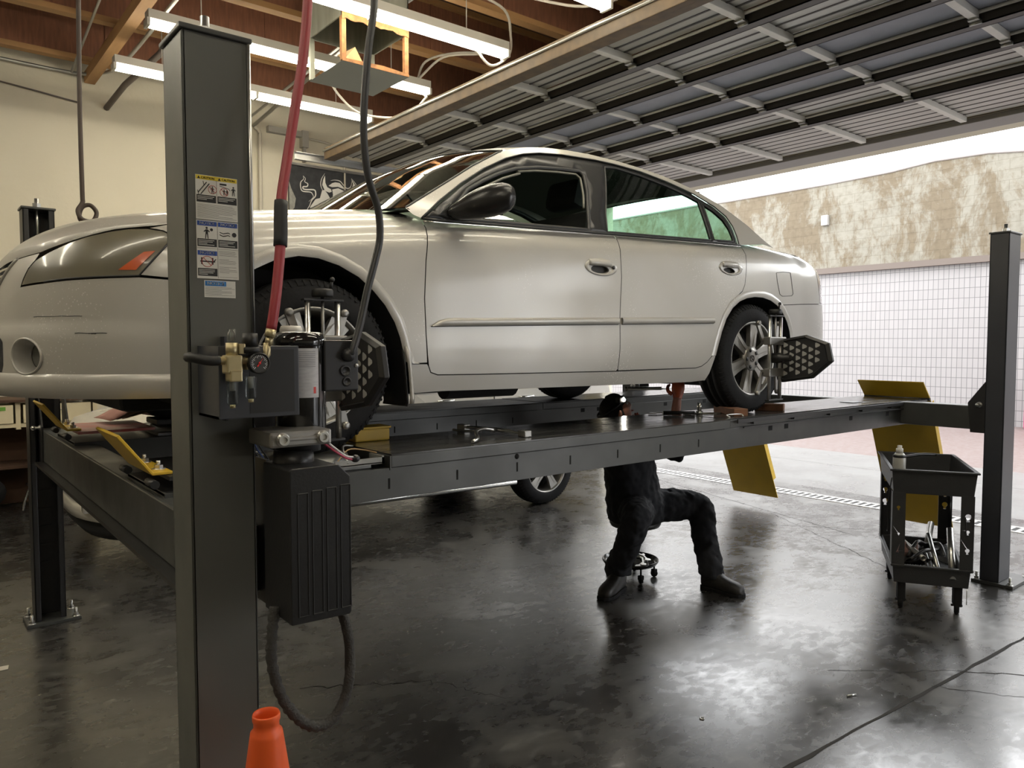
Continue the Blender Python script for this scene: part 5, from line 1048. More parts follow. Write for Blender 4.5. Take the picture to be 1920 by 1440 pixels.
MB().tube(spline([(2.01,2.93,LZ+.012),(2.0,2.86,LZ+.014),(2.06,2.78,LZ+.015)],4), .006, 8).box((2.05,2.90,LZ+.002),(2.085,2.96,LZ+.034), bev=.003).box((2.13,2.55,LZ+.001),(2.17,2.60,LZ+.03), bev=.004).build('jaw', cast, pw, weld=False)
rt_ = thing('ratchet', (3.60,2.80,LZ), 'steel ratchet with a socket standing on the near runway before the rear wheel', 'tool')
MB().tube([(3.46,2.88,LZ+.014),(3.56,2.815,LZ+.014),(3.62,2.775,LZ+.014)], [.011,.009,.008], 10).build('handle', MATS['black_knob'], rt_)
MB().lathe([(0,0),(.02,0),(.02,.02),(0,.02)], (3.645,2.76,LZ+.002), (0,0,1), 16).lathe([(0,0),(.013,0),(.013,.05),(0,.05)], (3.645,2.76,LZ+.022), (0,0,1), 14).build('socket_head', zinc, rt_)
spanner((3.80,2.72),(3.60,2.84),LZ+.002,'spanner','small dark spanner lying beside the ratchet')
spanner((3.44,2.97),(3.62,2.90),LZ+.002,'spanner','spanner lying on the runway nearest the seated mechanic')
bar([(3.62,2.53,LZ+.003),(3.62,2.55,LZ+.016),(3.72,2.53,LZ+.016),(3.725,2.515,LZ+.004)], .004, 'bent_wire', 'short bent steel clip lying in front of the dark wooden chock', 'clip')
tag(MB().box((1.47,2.87,LZ+.001),(1.635,2.96,LZ+.052), bev=.006).box((1.465,2.865,LZ+.052),(1.64,2.965,LZ+.062), bev=.003).build('yellow_block', MATS['yellow_lift_paint'], weld=False), 'yellow block with a grey lid on the near runway behind the front wheel', 'block')
tag(MB().box((1.20,2.50,1.156),(1.40,2.60,1.164), bev=.002).box((1.20,2.50,1.156),(1.40,2.505,1.18)).box((1.39,2.50,1.156),(1.40,2.60,1.185)).build('cast_tray', mat('pale_cast_tray', (.33,.33,.31), .5, metal=.4, var=.4, scale=20), weld=False), 'small pale cast tray in the sunk bay beside the front wheel', 'tray')
bar([(1.22,2.53,1.17),(1.28,2.56,1.21),(1.36,2.60,1.20),(1.40,2.56,1.19)], .0025, 'bent_wire', 'thin tan wire looped over the pale cast tray', 'wire', mat('tan_wire', (.45,.30,.15), .5))
bar([(1.25,2.50,1.17),(1.27,2.58,1.22),(1.33,2.62,1.215)], .004, 'bent_wire', 'grey cable end arched over the pale cast tray', 'wire')
# papers on the far runway
pp = thing('paper_stack', (.9,4.3,LZ), 'loose white and pink papers fanned over the front of the far runway', 'papers')
for i, (m_, dx, rz) in enumerate(((mat('paper_white', (.62,.58,.50), .8),0,0),(mat('paper_pink', (.50,.26,.22), .8),-.03,.12),(MATS['paper_white'],.04,-.14),(MATS['paper_white'],.08,-.25))):
    q = MB(); rows = []
    for a in range(13):
        t = a/12; zz = .004+i*.004+.105*math.exp(-((t-.38)/.28)**2)*(1-.18*i); rows.append([Vector((-.14+.34*t, yy, zz*.85*(1-.25*abs(yy)/.2))) for yy in (-.13,-.05,.05,.13)])
    q.grid(rows); q.build('paper_sheet', m_, pp, solid=.001, M=Matrix.Translation((.98+dx,4.47,LZ+.003))@Matrix.Rotation(rz,4,'Z'))
tag(MB().box((1.0,4.12,LZ+.001),(1.25,4.34,LZ+.03), bev=.006).build('black_tray', MATS['black_knob']), 'black plastic tray on the far runway behind the papers', 'tray')
# ================================================================ mechanic on a rolling stool
per = thing('person', (3.85,3.42,0), 'person in dark work clothes on a stool under the car, gloved hand raised, headlamp lit', 'person')
cloth = mat('navy_black_workwear', (.010,.011,.015), .85, var=.4, scale=10, c2=(.016,.018,.024)); bootm = mat('scuffed_black_boot', (.016,.015,.014), .45, var=.7, scale=25, c2=(.05,.048,.045))
bd = MB()
def limb(m, pts, rads, n=16): m.tube(spline(pts,5), [rads[min(len(rads)-1,int(i/5))]+(rads[min(len(rads)-1,int(i/5)+1)]-rads[min(len(rads)-1,int(i/5))])*(i%5)/5 for i in range(5*(len(pts)-1)+1)], n)
hipL = Vector((3.78,3.36,.50)); hipR = Vector((3.92,3.40,.50)); kL = Vector((3.50,3.12,.52)); kR = Vector((4.25,3.21,.485)); aL = Vector((3.585,3.34,.13)); aR = Vector((4.08,2.985,.13))
# trunk as elliptical rings
def ring(c, rx, ry, n=20, rz=.3): return [Vector((c[0]+math.cos(rz)*math.cos(2*PI*k/n)*rx-math.sin(rz)*math.sin(2*PI*k/n)*ry, c[1]+math.sin(rz)*math.cos(2*PI*k/n)*rx+math.cos(rz)*math.sin(2*PI*k/n)*ry, c[2])) for k in range(n)]
tr_ = [((3.84,3.42,.395),.12,.11),((3.84,3.42,.42),.205,.185),((3.835,3.42,.54),.225,.195),((3.82,3.43,.62),.215,.18),((3.81,3.44,.72),.205,.17),((3.795,3.45,.82),.21,.165),((3.785,3.46,.92),.21,.15),((3.77,3.47,.99),.185,.12),((3.75,3.47,1.03),.10,.08),((3.74,3.47,1.045),.02,.02)]
bd.grid([ring(*r) for r in tr_], closed=True); bd.add(ring(*tr_[0]), [tuple(range(20))])
for h, k, a in ((hipL,kL,aL),(hipR,kR,aR)):
    limb(bd, [h, h*.5+k*.5+Vector((0,0,.01)), k, k*.55+a*.45, a+Vector((0,0,.03)), a+Vector((0,0,-.03))], [.125,.112,.088,.084,.080,.086,.086]); bd.ball(h, .125); bd.ball(k, .093)
shL = Vector((3.60,3.54,.955)); shR = Vector((3.95,3.40,.955)); eL = Vector((3.68,3.70,.88)); eR = Vector((4.10,3.28,.86)); wL = Vector((3.90,3.58,1.0)); wR = Vector((4.095,3.30,1.12))
limb(bd, [shL, (shL+eL)/2, eL, (eL+wL)/2, wL], [.072,.062,.052,.046,.036,.036]); limb(bd, [shR, (shR+eR)/2, eR, (eR+wR)/2, wR-Vector((0,0,.06))], [.072,.062,.054,.046,.040,.040])
bd.ball(shL, .075); bd.ball(shR, .075); bd.ball(eL, .055); bd.ball(eR, .057); bd.tube([(3.76,3.47,1.0),(3.72,3.455,1.09)], [.062,.056], 14); 
bo = bd.build('body', cloth, per, weld=False)
md = bo.modifiers.new('merge','REMESH'); md.mode = 'VOXEL'; md.voxel_size = .011; md.use_smooth_shade = True
md = bo.modifiers.new('soft','SMOOTH'); md.iterations = 6; md.factor = .6
tx = bpy.data.textures.new('cloth_folds','CLOUDS'); tx.noise_scale = .055; tx.noise_depth = 2
md = bo.modifiers.new('folds','DISPLACE'); md.texture = tx; md.strength = .030; md.mid_level = .5; md.texture_coords = 'LOCAL'
# boots
def boot(an, toe, name='boot'):
    d = Vector((toe[0]-an.x, toe[1]-an.y, 0)); L = d.length; d.normalize(); n = Vector((-d.y,d.x,0)); q = MB(); rows = []
    for t, w, h0, h1 in ((-.055,.028,.02,.10),(-.045,.038,.006,.17),(-.01,.044,.004,.205),(.035,.046,.004,.19),(.06,.046,.006,.135),(.10,.050,.006,.105),(.15,.053,.006,.092),(.19,.050,.006,.083),(.22,.040,.008,.068),(.235,.02,.014,.045)):
        c = Vector((an.x,an.y,0))+d*t; hm = (h0+h1)/2; hh = (h1-h0)/2
        rows.append([c+n*(w*math.copysign(abs(math.cos(2*PI*k/18))**.75, math.cos(2*PI*k/18)))+Vector((0,0,hm+hh*math.copysign(abs(math.sin(2*PI*k/18))**.8, math.sin(2*PI*k/18)))) for k in range(18)])
    q.grid(rows, closed=True); q.add(rows[0], [tuple(range(18))]); q.add(rows[-1], [tuple(range(18))]); b = q.build(name, bootm, per)
    s = MB(); o = []
    for t, w in ((-.062,.022),(-.05,.040),(.0,.046),(.06,.045),(.12,.054),(.18,.055),(.225,.042),(.245,.015)): o.append((t,w))
    pl = [(an.x+d.x*t+n.x*w, an.y+d.y*t+n.y*w) for t,w in o]+[(an.x+d.x*t-n.x*w, an.y+d.y*t-n.y*w) for t,w in o[::-1]]
    s.prism(pl, .001, .022); s.build('sole', MATS['black_tyre'], b, bevel=.002)
boot(aL, (3.40,3.28)); boot(aR, (4.10,2.78))
# head, hair, face turned up towards the axle
skin_m = mat('warm_skin', (.42,.19,.125), .5, var=.4, scale=12, c2=(.35,.13,.09)); hairm = mat('dark_hair', (.012,.010,.009), .7, bump=.6, bscale=120)
hd = MB(); hc = Vector((3.665,3.44,1.155)); fd_ = Vector((.62,-.35,.55)).normalized(); ud = (Vector((0,0,1))-fd_*fd_.z).normalized(); rd_ = fd_.cross(ud); HM = Matrix((( rd_.x,fd_.x,ud.x),(rd_.y,fd_.y,ud.y),(rd_.z,fd_.z,ud.z)))
rows = []
for i in range(17):
    t = PI*i/16; z_ = math.cos(t)*.118; r_ = math.sin(t); row = []
    for k in range(24):
        a = 2*PI*k/24; x_ = math.cos(a)*r_*.076; y_ = math.sin(a)*r_*.096
        if z_ < -.02: x_ *= 1+(z_+.02)*2.6; y_ *= 1+(z_+.02)*1.6
        if y_ > 0: 
            y_ += .020*math.exp(-((x_)/.014)**2-((z_+.012)/.022)**2) + .006*math.exp(-(x_/.02)**2-((z_+.055)/.012)**2) - .008*math.exp(-((abs(x_)-.032)/.016)**2-((z_-.012)/.014)**2) + .008*math.exp(-((z_+.10)/.02)**2)
        row.append(hc+HM@Vector((x_,y_,z_)))
    rows.append(row)
hd.grid(rows, closed=True)
for s_ in (-1,1): hd.ball(hc+HM@Vector((s_*.077,-.008,-.005)), (.012,.02,.032), M=HM.to_4x4() if False else None, n=10)
H_ = hd.build('head', skin_m, per, weld=False)
q = MB(); rows = []
for i in range(11):
    t = PI*.60*i/10; rows.append([hc+HM@Vector((math.cos(a)*math.sin(t)*.082, math.sin(a)*math.sin(t)*.103-.010, math.cos(t)*.124+(.0 if math.sin(a) < .3 else .028*(t/(PI*.6))*2.2))) for a in [2*PI*k/24 for k in range(24)]])
q.grid(rows, closed=True); q.build('hair', hairm, H_)
for s_ in (-1,1): MB().ball(hc+HM@Vector((s_*.031,.083,.014)), .011, n=10).build('eye', mat('eye_white', (.6,.6,.58), .2), H_)
MB().ball(hc+HM@Vector((0,.090,-.055)), (.02,.008,.006), n=10).build('lips', mat('lips', (.35,.10,.09), .5), H_)
MB().tube([hc+HM@Vector((math.cos(2*PI*k/28)*.086, math.sin(2*PI*k/28)*.108-.008, .055)) for k in range(28)], .009, 6, closed=True).build('headlamp_strap', MATS['black_knob'], H_)
lampm = emit('headlamp_led', (1,.93,.80), 260.)
lc = hc+Vector((-.045,-.075,.09)); q = MB(); q.box((lc.x-.03,lc.y-.018,lc.z-.02),(lc.x+.03,lc.y+.018,lc.z+.02), bev=.006); q.build('headlamp_case', MATS['black_knob'], H_)
MB().lathe([(0,0),(.014,0)], lc+Vector((.012,-.0195,.004)), (.1,-1,.15), 16).build('headlamp_lens', lampm, H_)
# hands: palm and five bent fingers each
glove = mat('stained_orange_glove', (.50,.095,.03), .45, var=.9, scale=22, c2=(.22,.06,.03))
def hand(wp, dirv, side_v, name, m, par, curl=.5, sc=1.):
    d = Vector(dirv).normalized(); s = Vector(side_v); s = (s-d*s.dot(d)).normalized(); n = d.cross(s); q = MB()
    q.grid([[wp+d*t*sc+s*math.cos(2*PI*k/14)*w*sc+n*math.sin(2*PI*k/14)*h*sc for k in range(14)] for t,w,h in ((-.03,.026,.022),(0,.028,.021),(.03,.038,.019),(.06,.043,.018),(.088,.042,.015),(.098,.036,.010))], closed=True)
    for i, (o, L) in enumerate(((-.031,.070),(-.011,.080),(.010,.076),(.030,.060))):
        p = wp+d*.088*sc+s*o*sc; c = curl*(1+.08*i); pts = [p]; dd = d.copy()
        for f_ in (.45,.30,.25):
            dd = (dd*math.cos(c)+n*math.sin(c)).normalized(); p = p+dd*L*f_*sc; pts.append(p)
        q.tube(spline(pts,3), [.0098*sc]*4+[.009*sc]*3+[.0082*sc]*2+[.006*sc], 10); q.ball(pts[-1], .0075*sc, n=8)
    p = wp+d*.02*sc-s*.034*sc; pts = [p, p+(d*.5-s*.7+n*.3).normalized()*.035*sc, p+(d*.75-s*.4+n*.55).normalized()*.065*sc, p+(d*.7-s*.1+n*.7).normalized()*.088*sc]
    q.tube(spline(pts,3), [.013*sc]*3+[.0115*sc]*3+[.010*sc]*3+[.007*sc], 10); q.ball(pts[-1], .0085*sc, n=8)
    return q.build(name, m, par, weld=False)
fa = MB(); fa.tube(spline([wR-Vector((0,0,.09)), wR, wR+Vector((.012,.0,.07)), wR+Vector((.02,0,.12))],4), [.036,.035,.035,.034,.034,.033,.032,.032,.031,.030,.030,.028,.028], 14); fa.build('forearm', skin_m, per)
hand(wR+Vector((.02,0,.12)), (.12,.02,1), (.8,-.6,0), 'gloved_hand', glove, per, .55, 1.05)
hand(wL, (.75,-.25,.5), (.3,.9,0), 'gloved_hand', glove, per, .5)
tr2 = thing('grease_gun', (3.9,3.45,1.24), 'pale metal rod tool held level under the car beside the orange glove', 'tool')
MB().tube([(3.86,3.52,1.30),(4.02,3.36,1.305)], .012, 10).tube([(3.855,3.525,1.30),(3.845,3.535,1.30)], .018, 10).build('tool_barrel', zinc, tr2, weld=False)
# rolling stool
st = thing('rolling_stool', (3.875,3.51,0), 'round rolling mechanic stool with a steel tool tray base, under the seated person', 'stool')
sc_ = Vector((3.875,3.50,0))
MB().lathe([(0,.105),(.165,.105),(.178,.11),(.188,.128),(.193,.128),(.193,.118),(.182,.100),(0,.097)], sc_, (0,0,1), 40).build('tray_base', mat('glossy_black_tray', (.03,.03,.03), .15, metal=.5), st)
MB().tube([sc_+Vector((0,0,.105)), sc_+Vector((0,0,.30))], .026, 18).tube([sc_+Vector((0,0,.30)), sc_+Vector((0,0,.37))], .017, 14).build('gas_post', MATS['black_knob'], st)
MB().lathe([(0,.36),(.12,.36),(.165,.375),(.175,.395),(.168,.412),(.15,.418),(0,.42)], sc_+Vector((-.02,-.06,0)), (0,0,1), 32).build('seat', MATS['black_knob'], st)
for i in range(5):
    a = 2*PI*i/5+.55; p = sc_+Vector((math.cos(a)*.165,math.sin(a)*.165,0)); c = MB().lathe([(0,-.009),(.022,-.009),(.024,-.005),(.024,.005),(.022,.009),(0,.009)], p+Vector((0,0,.0245)), (-math.sin(a),math.cos(a),0), 18)
    c.tube([p+Vector((0,0,.05)),p+Vector((0,0,.10))], .006, 8).box((p.x-.016,p.y-.016,.026),(p.x+.016,p.y+.016,.055), bev=.004); c.build('caster', MATS['black_tyre'], st, weld=False)
for i, (a, b, l) in enumerate((((3.80,3.37),(3.97,3.44),'bright spanner lying along the front rim of the stool tray'),((3.84,3.35),(4.0,3.50),'longer bright spanner crossing the stool tray'),((3.93,3.38),(4.02,3.53),'short bright spanner at the right rim of the stool tray'))):
    spanner(a,b,.108+.008*i,'spanner',l)
tag(MB().lathe([(.011,0),(.018,0),(.018,.01),(.011,.01),(.011,0)], (3.985,3.53,.108), (0,0,1), 18).build('ring_nut', zinc), 'loose steel ring lying at the back of the stool tray', 'ring')
# ================================================================ black utility cart at the right
CM = Matrix.Translation((4.70,1.872,0))@Matrix.Rotation(R(30),4,'Z')
ct = thing('utility_cart', (4.95,2.0,0), 'black plastic two shelf utility cart beside the near rear post', 'cart')
plast = mat('black_cart_plastic', (.030,.031,.033), .5, var=.4, scale=12, bump=.15, bscale=200)
def tub(x0,x1,y0,y1,z0,z1,fl,t=.010,name='top_tray'):
    q = MB(); a = [(x0+fl,y0+fl),(x1-fl,y0+fl),(x1-fl,y1-fl),(x0+fl,y1-fl)]; b = [(x0,y0),(x1,y0),(x1,y1),(x0,y1)]; c = [(x+(t if x < .4 else -t), y+(t if y < 0 else -t)) for x,y in b]; d = [(x+(t if x < .4 else -t), y+(t if y < 0 else -t)) for x,y in a]
    rim = [(x+(-t*1.3 if x < .4 else t*1.3), y+(-t*1.3 if y < 0 else t*1.3)) for x,y in b]
    def rise(x): return .03*max(0,(x-.45)/.35)*0
    vs = [CM@Vector((x,y,z0)) for x,y in a]+[CM@Vector((x,y,z1-.012)) for x,y in b]+[CM@Vector((x,y,z1-.012)) for x,y in rim]+[CM@Vector((x,y,z1)) for x,y in rim]+[CM@Vector((x,y,z1)) for x,y in c]+[CM@Vector((x,y,z0+t)) for x,y in d]
    fs = [(3,2,1,0)]
    for l in range(5): fs += [(4*l+i,4*l+(i+1)%4,4*l+4+(i+1)%4,4*l+4+i) for i in range(4)]
    fs.append((20,21,22,23)); q.add(vs, fs); return q.build(name, plast, ct, bevel=.004)
tub(0,.80,-.222,.222,.715,.862,.012); tub(.02,.78,-.205,.205,.17,.285,.008,name='lower_tray')
def keyhole(m, x, y, z, s=1., d=(1,0)):
    return [(x+s*.011*math.cos(a*PI/8), z+s*.011*math.sin(a*PI/8)) for a in range(-3,12)]+[(x-s*.006,z-s*.02),(x+s*.006,z-s*.02)]
def legpanel(x0, x1, y, outward, holes):
    """flat leg strip facing front or side with real keyhole slots; built as a cut panel"""
    o = [(x0,.27),(x1,.27),(x1,.72),(x0,.72)]; V, F = tess(o, [keyhole(None,h[0],0,h[1],h[2]) for h in holes], .05, 0); return V, F
for (xf, ys) in ((.012,-1),(.012,1),(.79,-1),(.79,1)):
    sgx = 1 if xf < .4 else -1; yo = .212*ys; hs_ = [(yo-ys*.030,.60,1.5),(yo-ys*.030,.51,.9),(yo-ys*.030,.40,1.1)] if ys < 0 else [(yo-ys*.030,.63,.9),(yo-ys*.034,.47,.6),(yo-ys*.030,.36,.7)]
    if xf > .4: hs_ = [(yo-ys*.03,.68,1.2),(yo-ys*.03,.60,1.3),(yo-ys*.03,.52,1.5)]
    q = MB(); y0, y1 = sorted((yo, yo-ys*.068)); V, F = legpanel(y0, y1, 0, 0, hs_)
    q.add([CM@Vector((xf,a,b)) for a,b in V], F); q.grid([[CM@Vector((xf,yo,.27)),CM@Vector((xf,yo,.72))],[CM@Vector((xf+sgx*.075,yo,.27)),CM@Vector((xf+sgx*.075,yo,.72))]], False)
    q.build('leg_post', plast, ct, solid=.006)
for (xx, yy) in ((.09,-.15),(.09,.15),(.70,-.15),(.70,.15)):
    p = CM@Vector((xx,yy,0)); c = MB().lathe([(0,-.014),(.042,-.014),(.048,-.009),(.048,.009),(.042,.014),(0,.014)], p+Vector((0,0,.0485)), CM.to_3x3()@Vector((.15,1,0)), 26)
    M2 = Matrix.Translation(p)@Matrix.Rotation(R(30),4,'Z'); c.box((-.045,-.022,.05),(.035,.022,.175), M=M2, bev=.008).tube([p+Vector((0,0,.0485))+(CM.to_3x3()@Vector((0,-.03,0))),p+Vector((0,0,.0485))+(CM.to_3x3()@Vector((0,.03,0)))], .007, 8); c.build('caster', MATS['black_tyre'], ct, weld=False)
def on(x, y, z): return CM@Vector((x,y,z))
can = thing('spray_can', on(.10,.175,.726), 'white spray can standing in the top tray of the cart', 'spray can')
cc = on(.10,.175,.727); MB().lathe([(0,0),(.034,0),(.036,.004),(.036,.19),(.034,.204),(.024,.218),(0,.216)], cc, (0,0,1), 28).build('can_body', mat('off_white_can', (.48,.48,.45), .35, metal=.2), can)
MB().lathe([(.0345,.192),(.0366,.192),(.0355,.206),(.032,.208)], cc, (0,0,1), 28).build('can_shoulder', MATS['black_knob'], can); MB().lathe([(0,.216),(.021,.216),(.020,.246),(.013,.249),(.013,.264),(0,.265)], cc, (0,0,1), 22).build('spray_cap', mat('off_white_cap', (.62,.61,.57), .5), can)
q = MB()
for k in range(9): q.lathe([(.0363,.07+.010*k),(.0363,.073+.010*k)], cc, (0,0,1), 12, a0=R(150), a1=R(240))
q.build('can_print', mat('grey_print', (.30,.30,.29), .5), can, weld=False)
def hose_c(pts, r, name, lab, m, cat='tool'): return tag(MB().tube(spline([on(*p) for p in pts],5), r, 9).build(name, m), lab, cat)
dkm = mat('greasy_black', (.02,.02,.02), .35, var=.5, scale=20)
hose_c([(.50,.12,.866),(.55,.05,.875),(.60,-.02,.88),(.66,-.10,.873)], .010, 'pry_bar', 'dark pry bar resting along the far rim of the cart tray', dkm)
hose_c([(.18,.05,.735),(.26,.0,.78),(.34,-.06,.77),(.42,-.12,.745)], .009, 'pliers', 'dark pliers lying open in the top tray of the cart', dkm)
hose_c([(.12,-.02,.737),(.22,-.09,.80),(.30,-.15,.80)], .006, 'screwdriver', 'thin dark screwdriver leaning in the top tray of the cart', dkm)
hose_c([(.30,.08,.737),(.36,.02,.765),(.45,-.02,.752)], .012, 'torch', 'stubby black torch lying deep in the top tray of the cart', dkm)
def pipe(a, b, r, name, lab, m=zinc, hollow=True):
    a, b = on(*a), on(*b); q = MB(); ax = (b-a); L = ax.length
    q.lathe([(r*.8,0),(r,0),(r,L),(r*.8,L)]+([(r*.8,L*.5),(r*.8,0)] if hollow else [(0,L)]), a, ax, 20); return tag(q.build(name, m), lab, 'pipe')
pipe((.03,-.115,.215),(.22,-.125,.48),.0195,'steel_tube','bright thick steel tube leaning out of the lower tray of the cart')
pipe((.06,-.055,.22),(.30,-.02,.42),.013,'steel_tube','thinner steel tube beside the bright thick one in the lower tray')
pipe((.42,-.03,.30),(.70,-.09,.40),.020,'steel_tube','dull steel tube at the back of the lower tray', cast)
pipe((.05,-.175,.20),(.25,-.16,.33),.015,'steel_tube','short dark tube at the right side of the lower tray', dkm)
sp2 = MB(); c0 = on(.08,.16,.235); c1 = on(.10,.02,.235); n = 90
sp2.tube([c0+(c1-c0)*(i/n)+Vector((math.cos(i*2*PI/9)*.0,0,0))+ (CM.to_3x3()@Vector((math.cos(i*2*PI/9)*.030,0,math.sin(i*2*PI/9)*.030))) for i in range(n)], .0055, 6)
tag(sp2.build('coil_spring', dkm), 'fat black coil spring lying at the front left of the lower tray', 'spring')
q = MB()
for k in range(3):
    a = on(.05+.03*k,-.005-.02*k,.205+.004*k); b = on(.20+.03*k,.02-.02*k,.30+.01*k)
    tag(MB().tube([a,(a+b)/2+Vector((0,0,.004)),b], [.009,.006,.009], 8).build('chrome_spanner', zinc), ('chrome spanner leaning beside the coil spring','chrome spanner, middle of the three in the lower tray','chrome spanner nearest the steel tubes in the lower tray')[k], 'tool')
rag = MB(); rows = []
for i in range(8): rows.append([on(.24+.018*i+.01*random.random(), .04+.018*j, .30+.05*math.sin(i*.9)*math.cos(j*.7)+.02*random.random()) for j in range(8)])
rag.grid(rows); tag(rag.build('rag', mat('brown_rag', (.30,.19,.17), .95), solid=.004), 'crumpled brownish rag on the heap in the lower tray', 'rag')
hose_c([(.22,.10,.28),(.30,.04,.36),(.38,-.02,.33),(.30,-.08,.36),(.22,-.10,.30),(.34,-.12,.28),(.44,-.04,.30)], .013, 'rubber_hose', 'tangled black rubber hose over the heap in the lower tray', dkm, 'hose')
pipe((.20,.09,.25),(.52,.02,.27),.03,'drill_body','dark cylindrical tool buried in the lower tray heap', dkm, False)
hose_c([(.05,.218,.80),(.04,.232,.70),(.05,.235,.60),(.06,.232,.52),(.09,.232,.47),(.13,.228,.46)], .003, 'charger_lead', 'thin black lead hanging down the left side of the cart', dkm, 'cable')
hose_c([(-.004,-.165,.60),(-.010,-.168,.56),(-.006,-.170,.50)], .003, 'hook_wire', 'thin wire hanging from the keyhole slot on the cart leg', dkm, 'wire')
hose_c([(.03,-.19,.168),(.03,-.19,.10),(.031,-.19,.075)], .0025, 'hanging_pin', 'thin metal pin hanging under the right corner of the cart', zinc, 'pin')
cl2 = MB(); rows = []
for i in range(12): rows.append([on(.16+.035*i, -.16+.032*j, .235+.055*abs(math.sin(i*.75+j*.3))+.045*math.sin(j*.6+.4)*math.exp(-((i-5)/4)**2)+.012*random.random()) for j in range(11)])
cl2.grid(rows); tag(cl2.build('black_cloth', mat('black_cloth', (.014,.014,.015), .9, bump=.4), solid=.005), 'crumpled black cloth filling the middle of the lower tray', 'cloth')
pipe((.10,.03,.31),(.46,.12,.335),.017,'steel_tube','oily steel tube lying across the black cloth in the lower tray', cast)
hose_c([(.09,.10,.30),(.16,.02,.345),(.24,-.05,.335),(.30,-.13,.36)], .010, 'pliers', 'dark curved tool lying on the black cloth in the lower tray', dkm)
# ================================================================ traffic cone
cn = thing('traffic_cone', (.605,1.60,0), 'orange traffic cone standing against the big black post', 'cone')
og = mat('orange_cone_plastic', (.80,.115,.02), .42, var=.35, scale=7, c2=(.55,.07,.015)); cc = Vector((.603,1.615,0))
MB().lathe([(.150,.025),(.135,.04),(.036,.735),(.0345,.745),(.028,.752),(.0275,.765),(.030,.772),(.030,.782),(.0285,.786),(.0265,.784),(.024,.77),(.024,.70)], cc, (0,0,1), 44).build('cone_body', og, cn)
MB().box((cc.x-.17,cc.y-.17,0),(cc.x+.17,cc.y+.17,.028), bev=.012).build('cone_base', og, cn)
# ================================================================ second vehicle on the floor behind
sv = thing('silver_crossover', (3.5,6.55,0), 'pale silver vehicle parked on the floor behind the lift, chrome side step', 'car')
pale = paint('pale_silver_paint', (.66,.64,.59), .3, .2, .2, .1)
def ysv(z): return 5.66+ (.02 if z > .9 else 0) + max(0,z-1.0)*.10
LOW = [(1.12,.42),(1.0,.62),(.98,.86),(1.10,1.0),(1.6,1.10),(2.2,1.14),(2.6,1.16),(5.9,1.18),(5.98,.9),(5.95,.5)]
arch = lambda cx: [(cx+.43*math.cos(a), .37+.43*math.sin(a)) for a in [PI*k/10 for k in range(11)]]
bot = [(5.95,.42)]+arch(5.0)+arch(2.15)+[(1.12,.42)]
poly = LOW[:-1]+[(5.95,.5)]+bot
poly = [(1.12,.42),(1.0,.62),(.98,.86),(1.10,1.0),(1.6,1.10),(2.2,1.14),(2.6,1.16),(5.9,1.18),(5.98,.9),(5.95,.42)]+arch(5.0)+arch(2.15)
rows = []
q = MB()
def warp(x, y, z):
    f = max(0, (1.65-x)/.67); s = 1 if y < 6.56 else -1
    return Vector((x, y+s*f*f*.42, z))
V, F = tess([(a,b) for a,b in poly], (), .12, 0)
for y in (5.66,7.46): q.add([warp(a,y,b) for a,b in V], F, True)
q.build('body_side', pale, sv, weld=False)
q = MB(); q.grid([[Vector((x,warp(x,5.66,z).y+(7.46-5.66-2*(warp(x,5.66,z).y-5.66))*t,z+.03*math.sin(PI*t))) for t in [k/10 for k in range(11)]] for x,z in [(1.0,.62),(.98,.86),(1.10,1.0),(1.6,1.10),(2.2,1.14),(2.6,1.16)]]); q.build('bonnet', pale, sv)
GH = [(2.45,1.15),(3.05,1.62),(3.4,1.70),(4.9,1.71),(5.5,1.60),(5.88,1.18)]
q = MB(); q.prism(GH, 5.82, 7.30, plane='xz'); q.build('cabin', MATS['dark_tinted_glass'] if False else MATS['gloss_black_trim'], sv, bevel=.05)
q = MB(); q.grid([[Vector((x,y,z+.01)) for y in (5.84,6.2,6.9,7.28)] for x,z in GH[1:5]]); q.build('roof', pale, sv, solid=.02)
q = MB(); q.tube([(2.74,5.60,.305),(4.56,5.60,.285)], .028, 14); 
for x in (2.9,3.7,4.4): q.tube([(x,5.60,.30),(x,5.80,.38)], .016, 8)
q.build('side_step', chrome, sv, weld=False)
q = MB().box((1.6,5.72,.38),(5.9,7.4,.46)); q.box((1.3,5.9,.28),(5.7,7.2,.38)); q.build('underbody', shellm, sv, weld=False)
for x in (3.40,4.35): MB().tube([warp(x,5.655,z) for z in (.46,.7,.9,1.17)], .004, 6).build('door_gap', rubber, sv)
for x in (3.80,4.75): MB().tube(spline([(x-.09,5.65,1.095),(x-.05,5.625,1.10),(x+.05,5.625,1.10),(x+.09,5.65,1.095)],4), .012, 8).build('door_handle', chrome, sv)
q = MB()
for i in range(7): q.box((.955,6.02,.50+.045*i),(1.0,7.1,.515+.045*i))
q.box((.99,6.0,.47),(1.02,7.12,.83)); q.build('grille', MATS['gloss_black_trim'], sv, weld=False)
q = MB(); rows = []
for k in range(15):
    y = 5.66+1.8*k/14; f = abs(y-6.56)/.9; x = .93+.34*f**3.5; rows.append([Vector((x+.05,y,.34)),Vector((x,y,.36)),Vector((x-.01,y,.42)),Vector((x+.03,y,.455))])
q.grid(rows); q.build('front_bumper', pale, sv, solid=.01)
q = MB(); rows = []
for k in range(15):
    y = 5.70+1.72*k/14; f = abs(y-6.56)/.9; x = .97+.34*f**3.5; rows.append([Vector((x+.05,y,.22)),Vector((x,y,.28)),Vector((x+.03,y,.35))])
q.grid(rows); q.build('bumper_valance', shellm, sv, solid=.01)
for y in (5.98,7.10): MB().box((.95,y-.045,.42),(1.05,y+.045,.60), bev=.01).build('bumper_pillar', pale, sv)
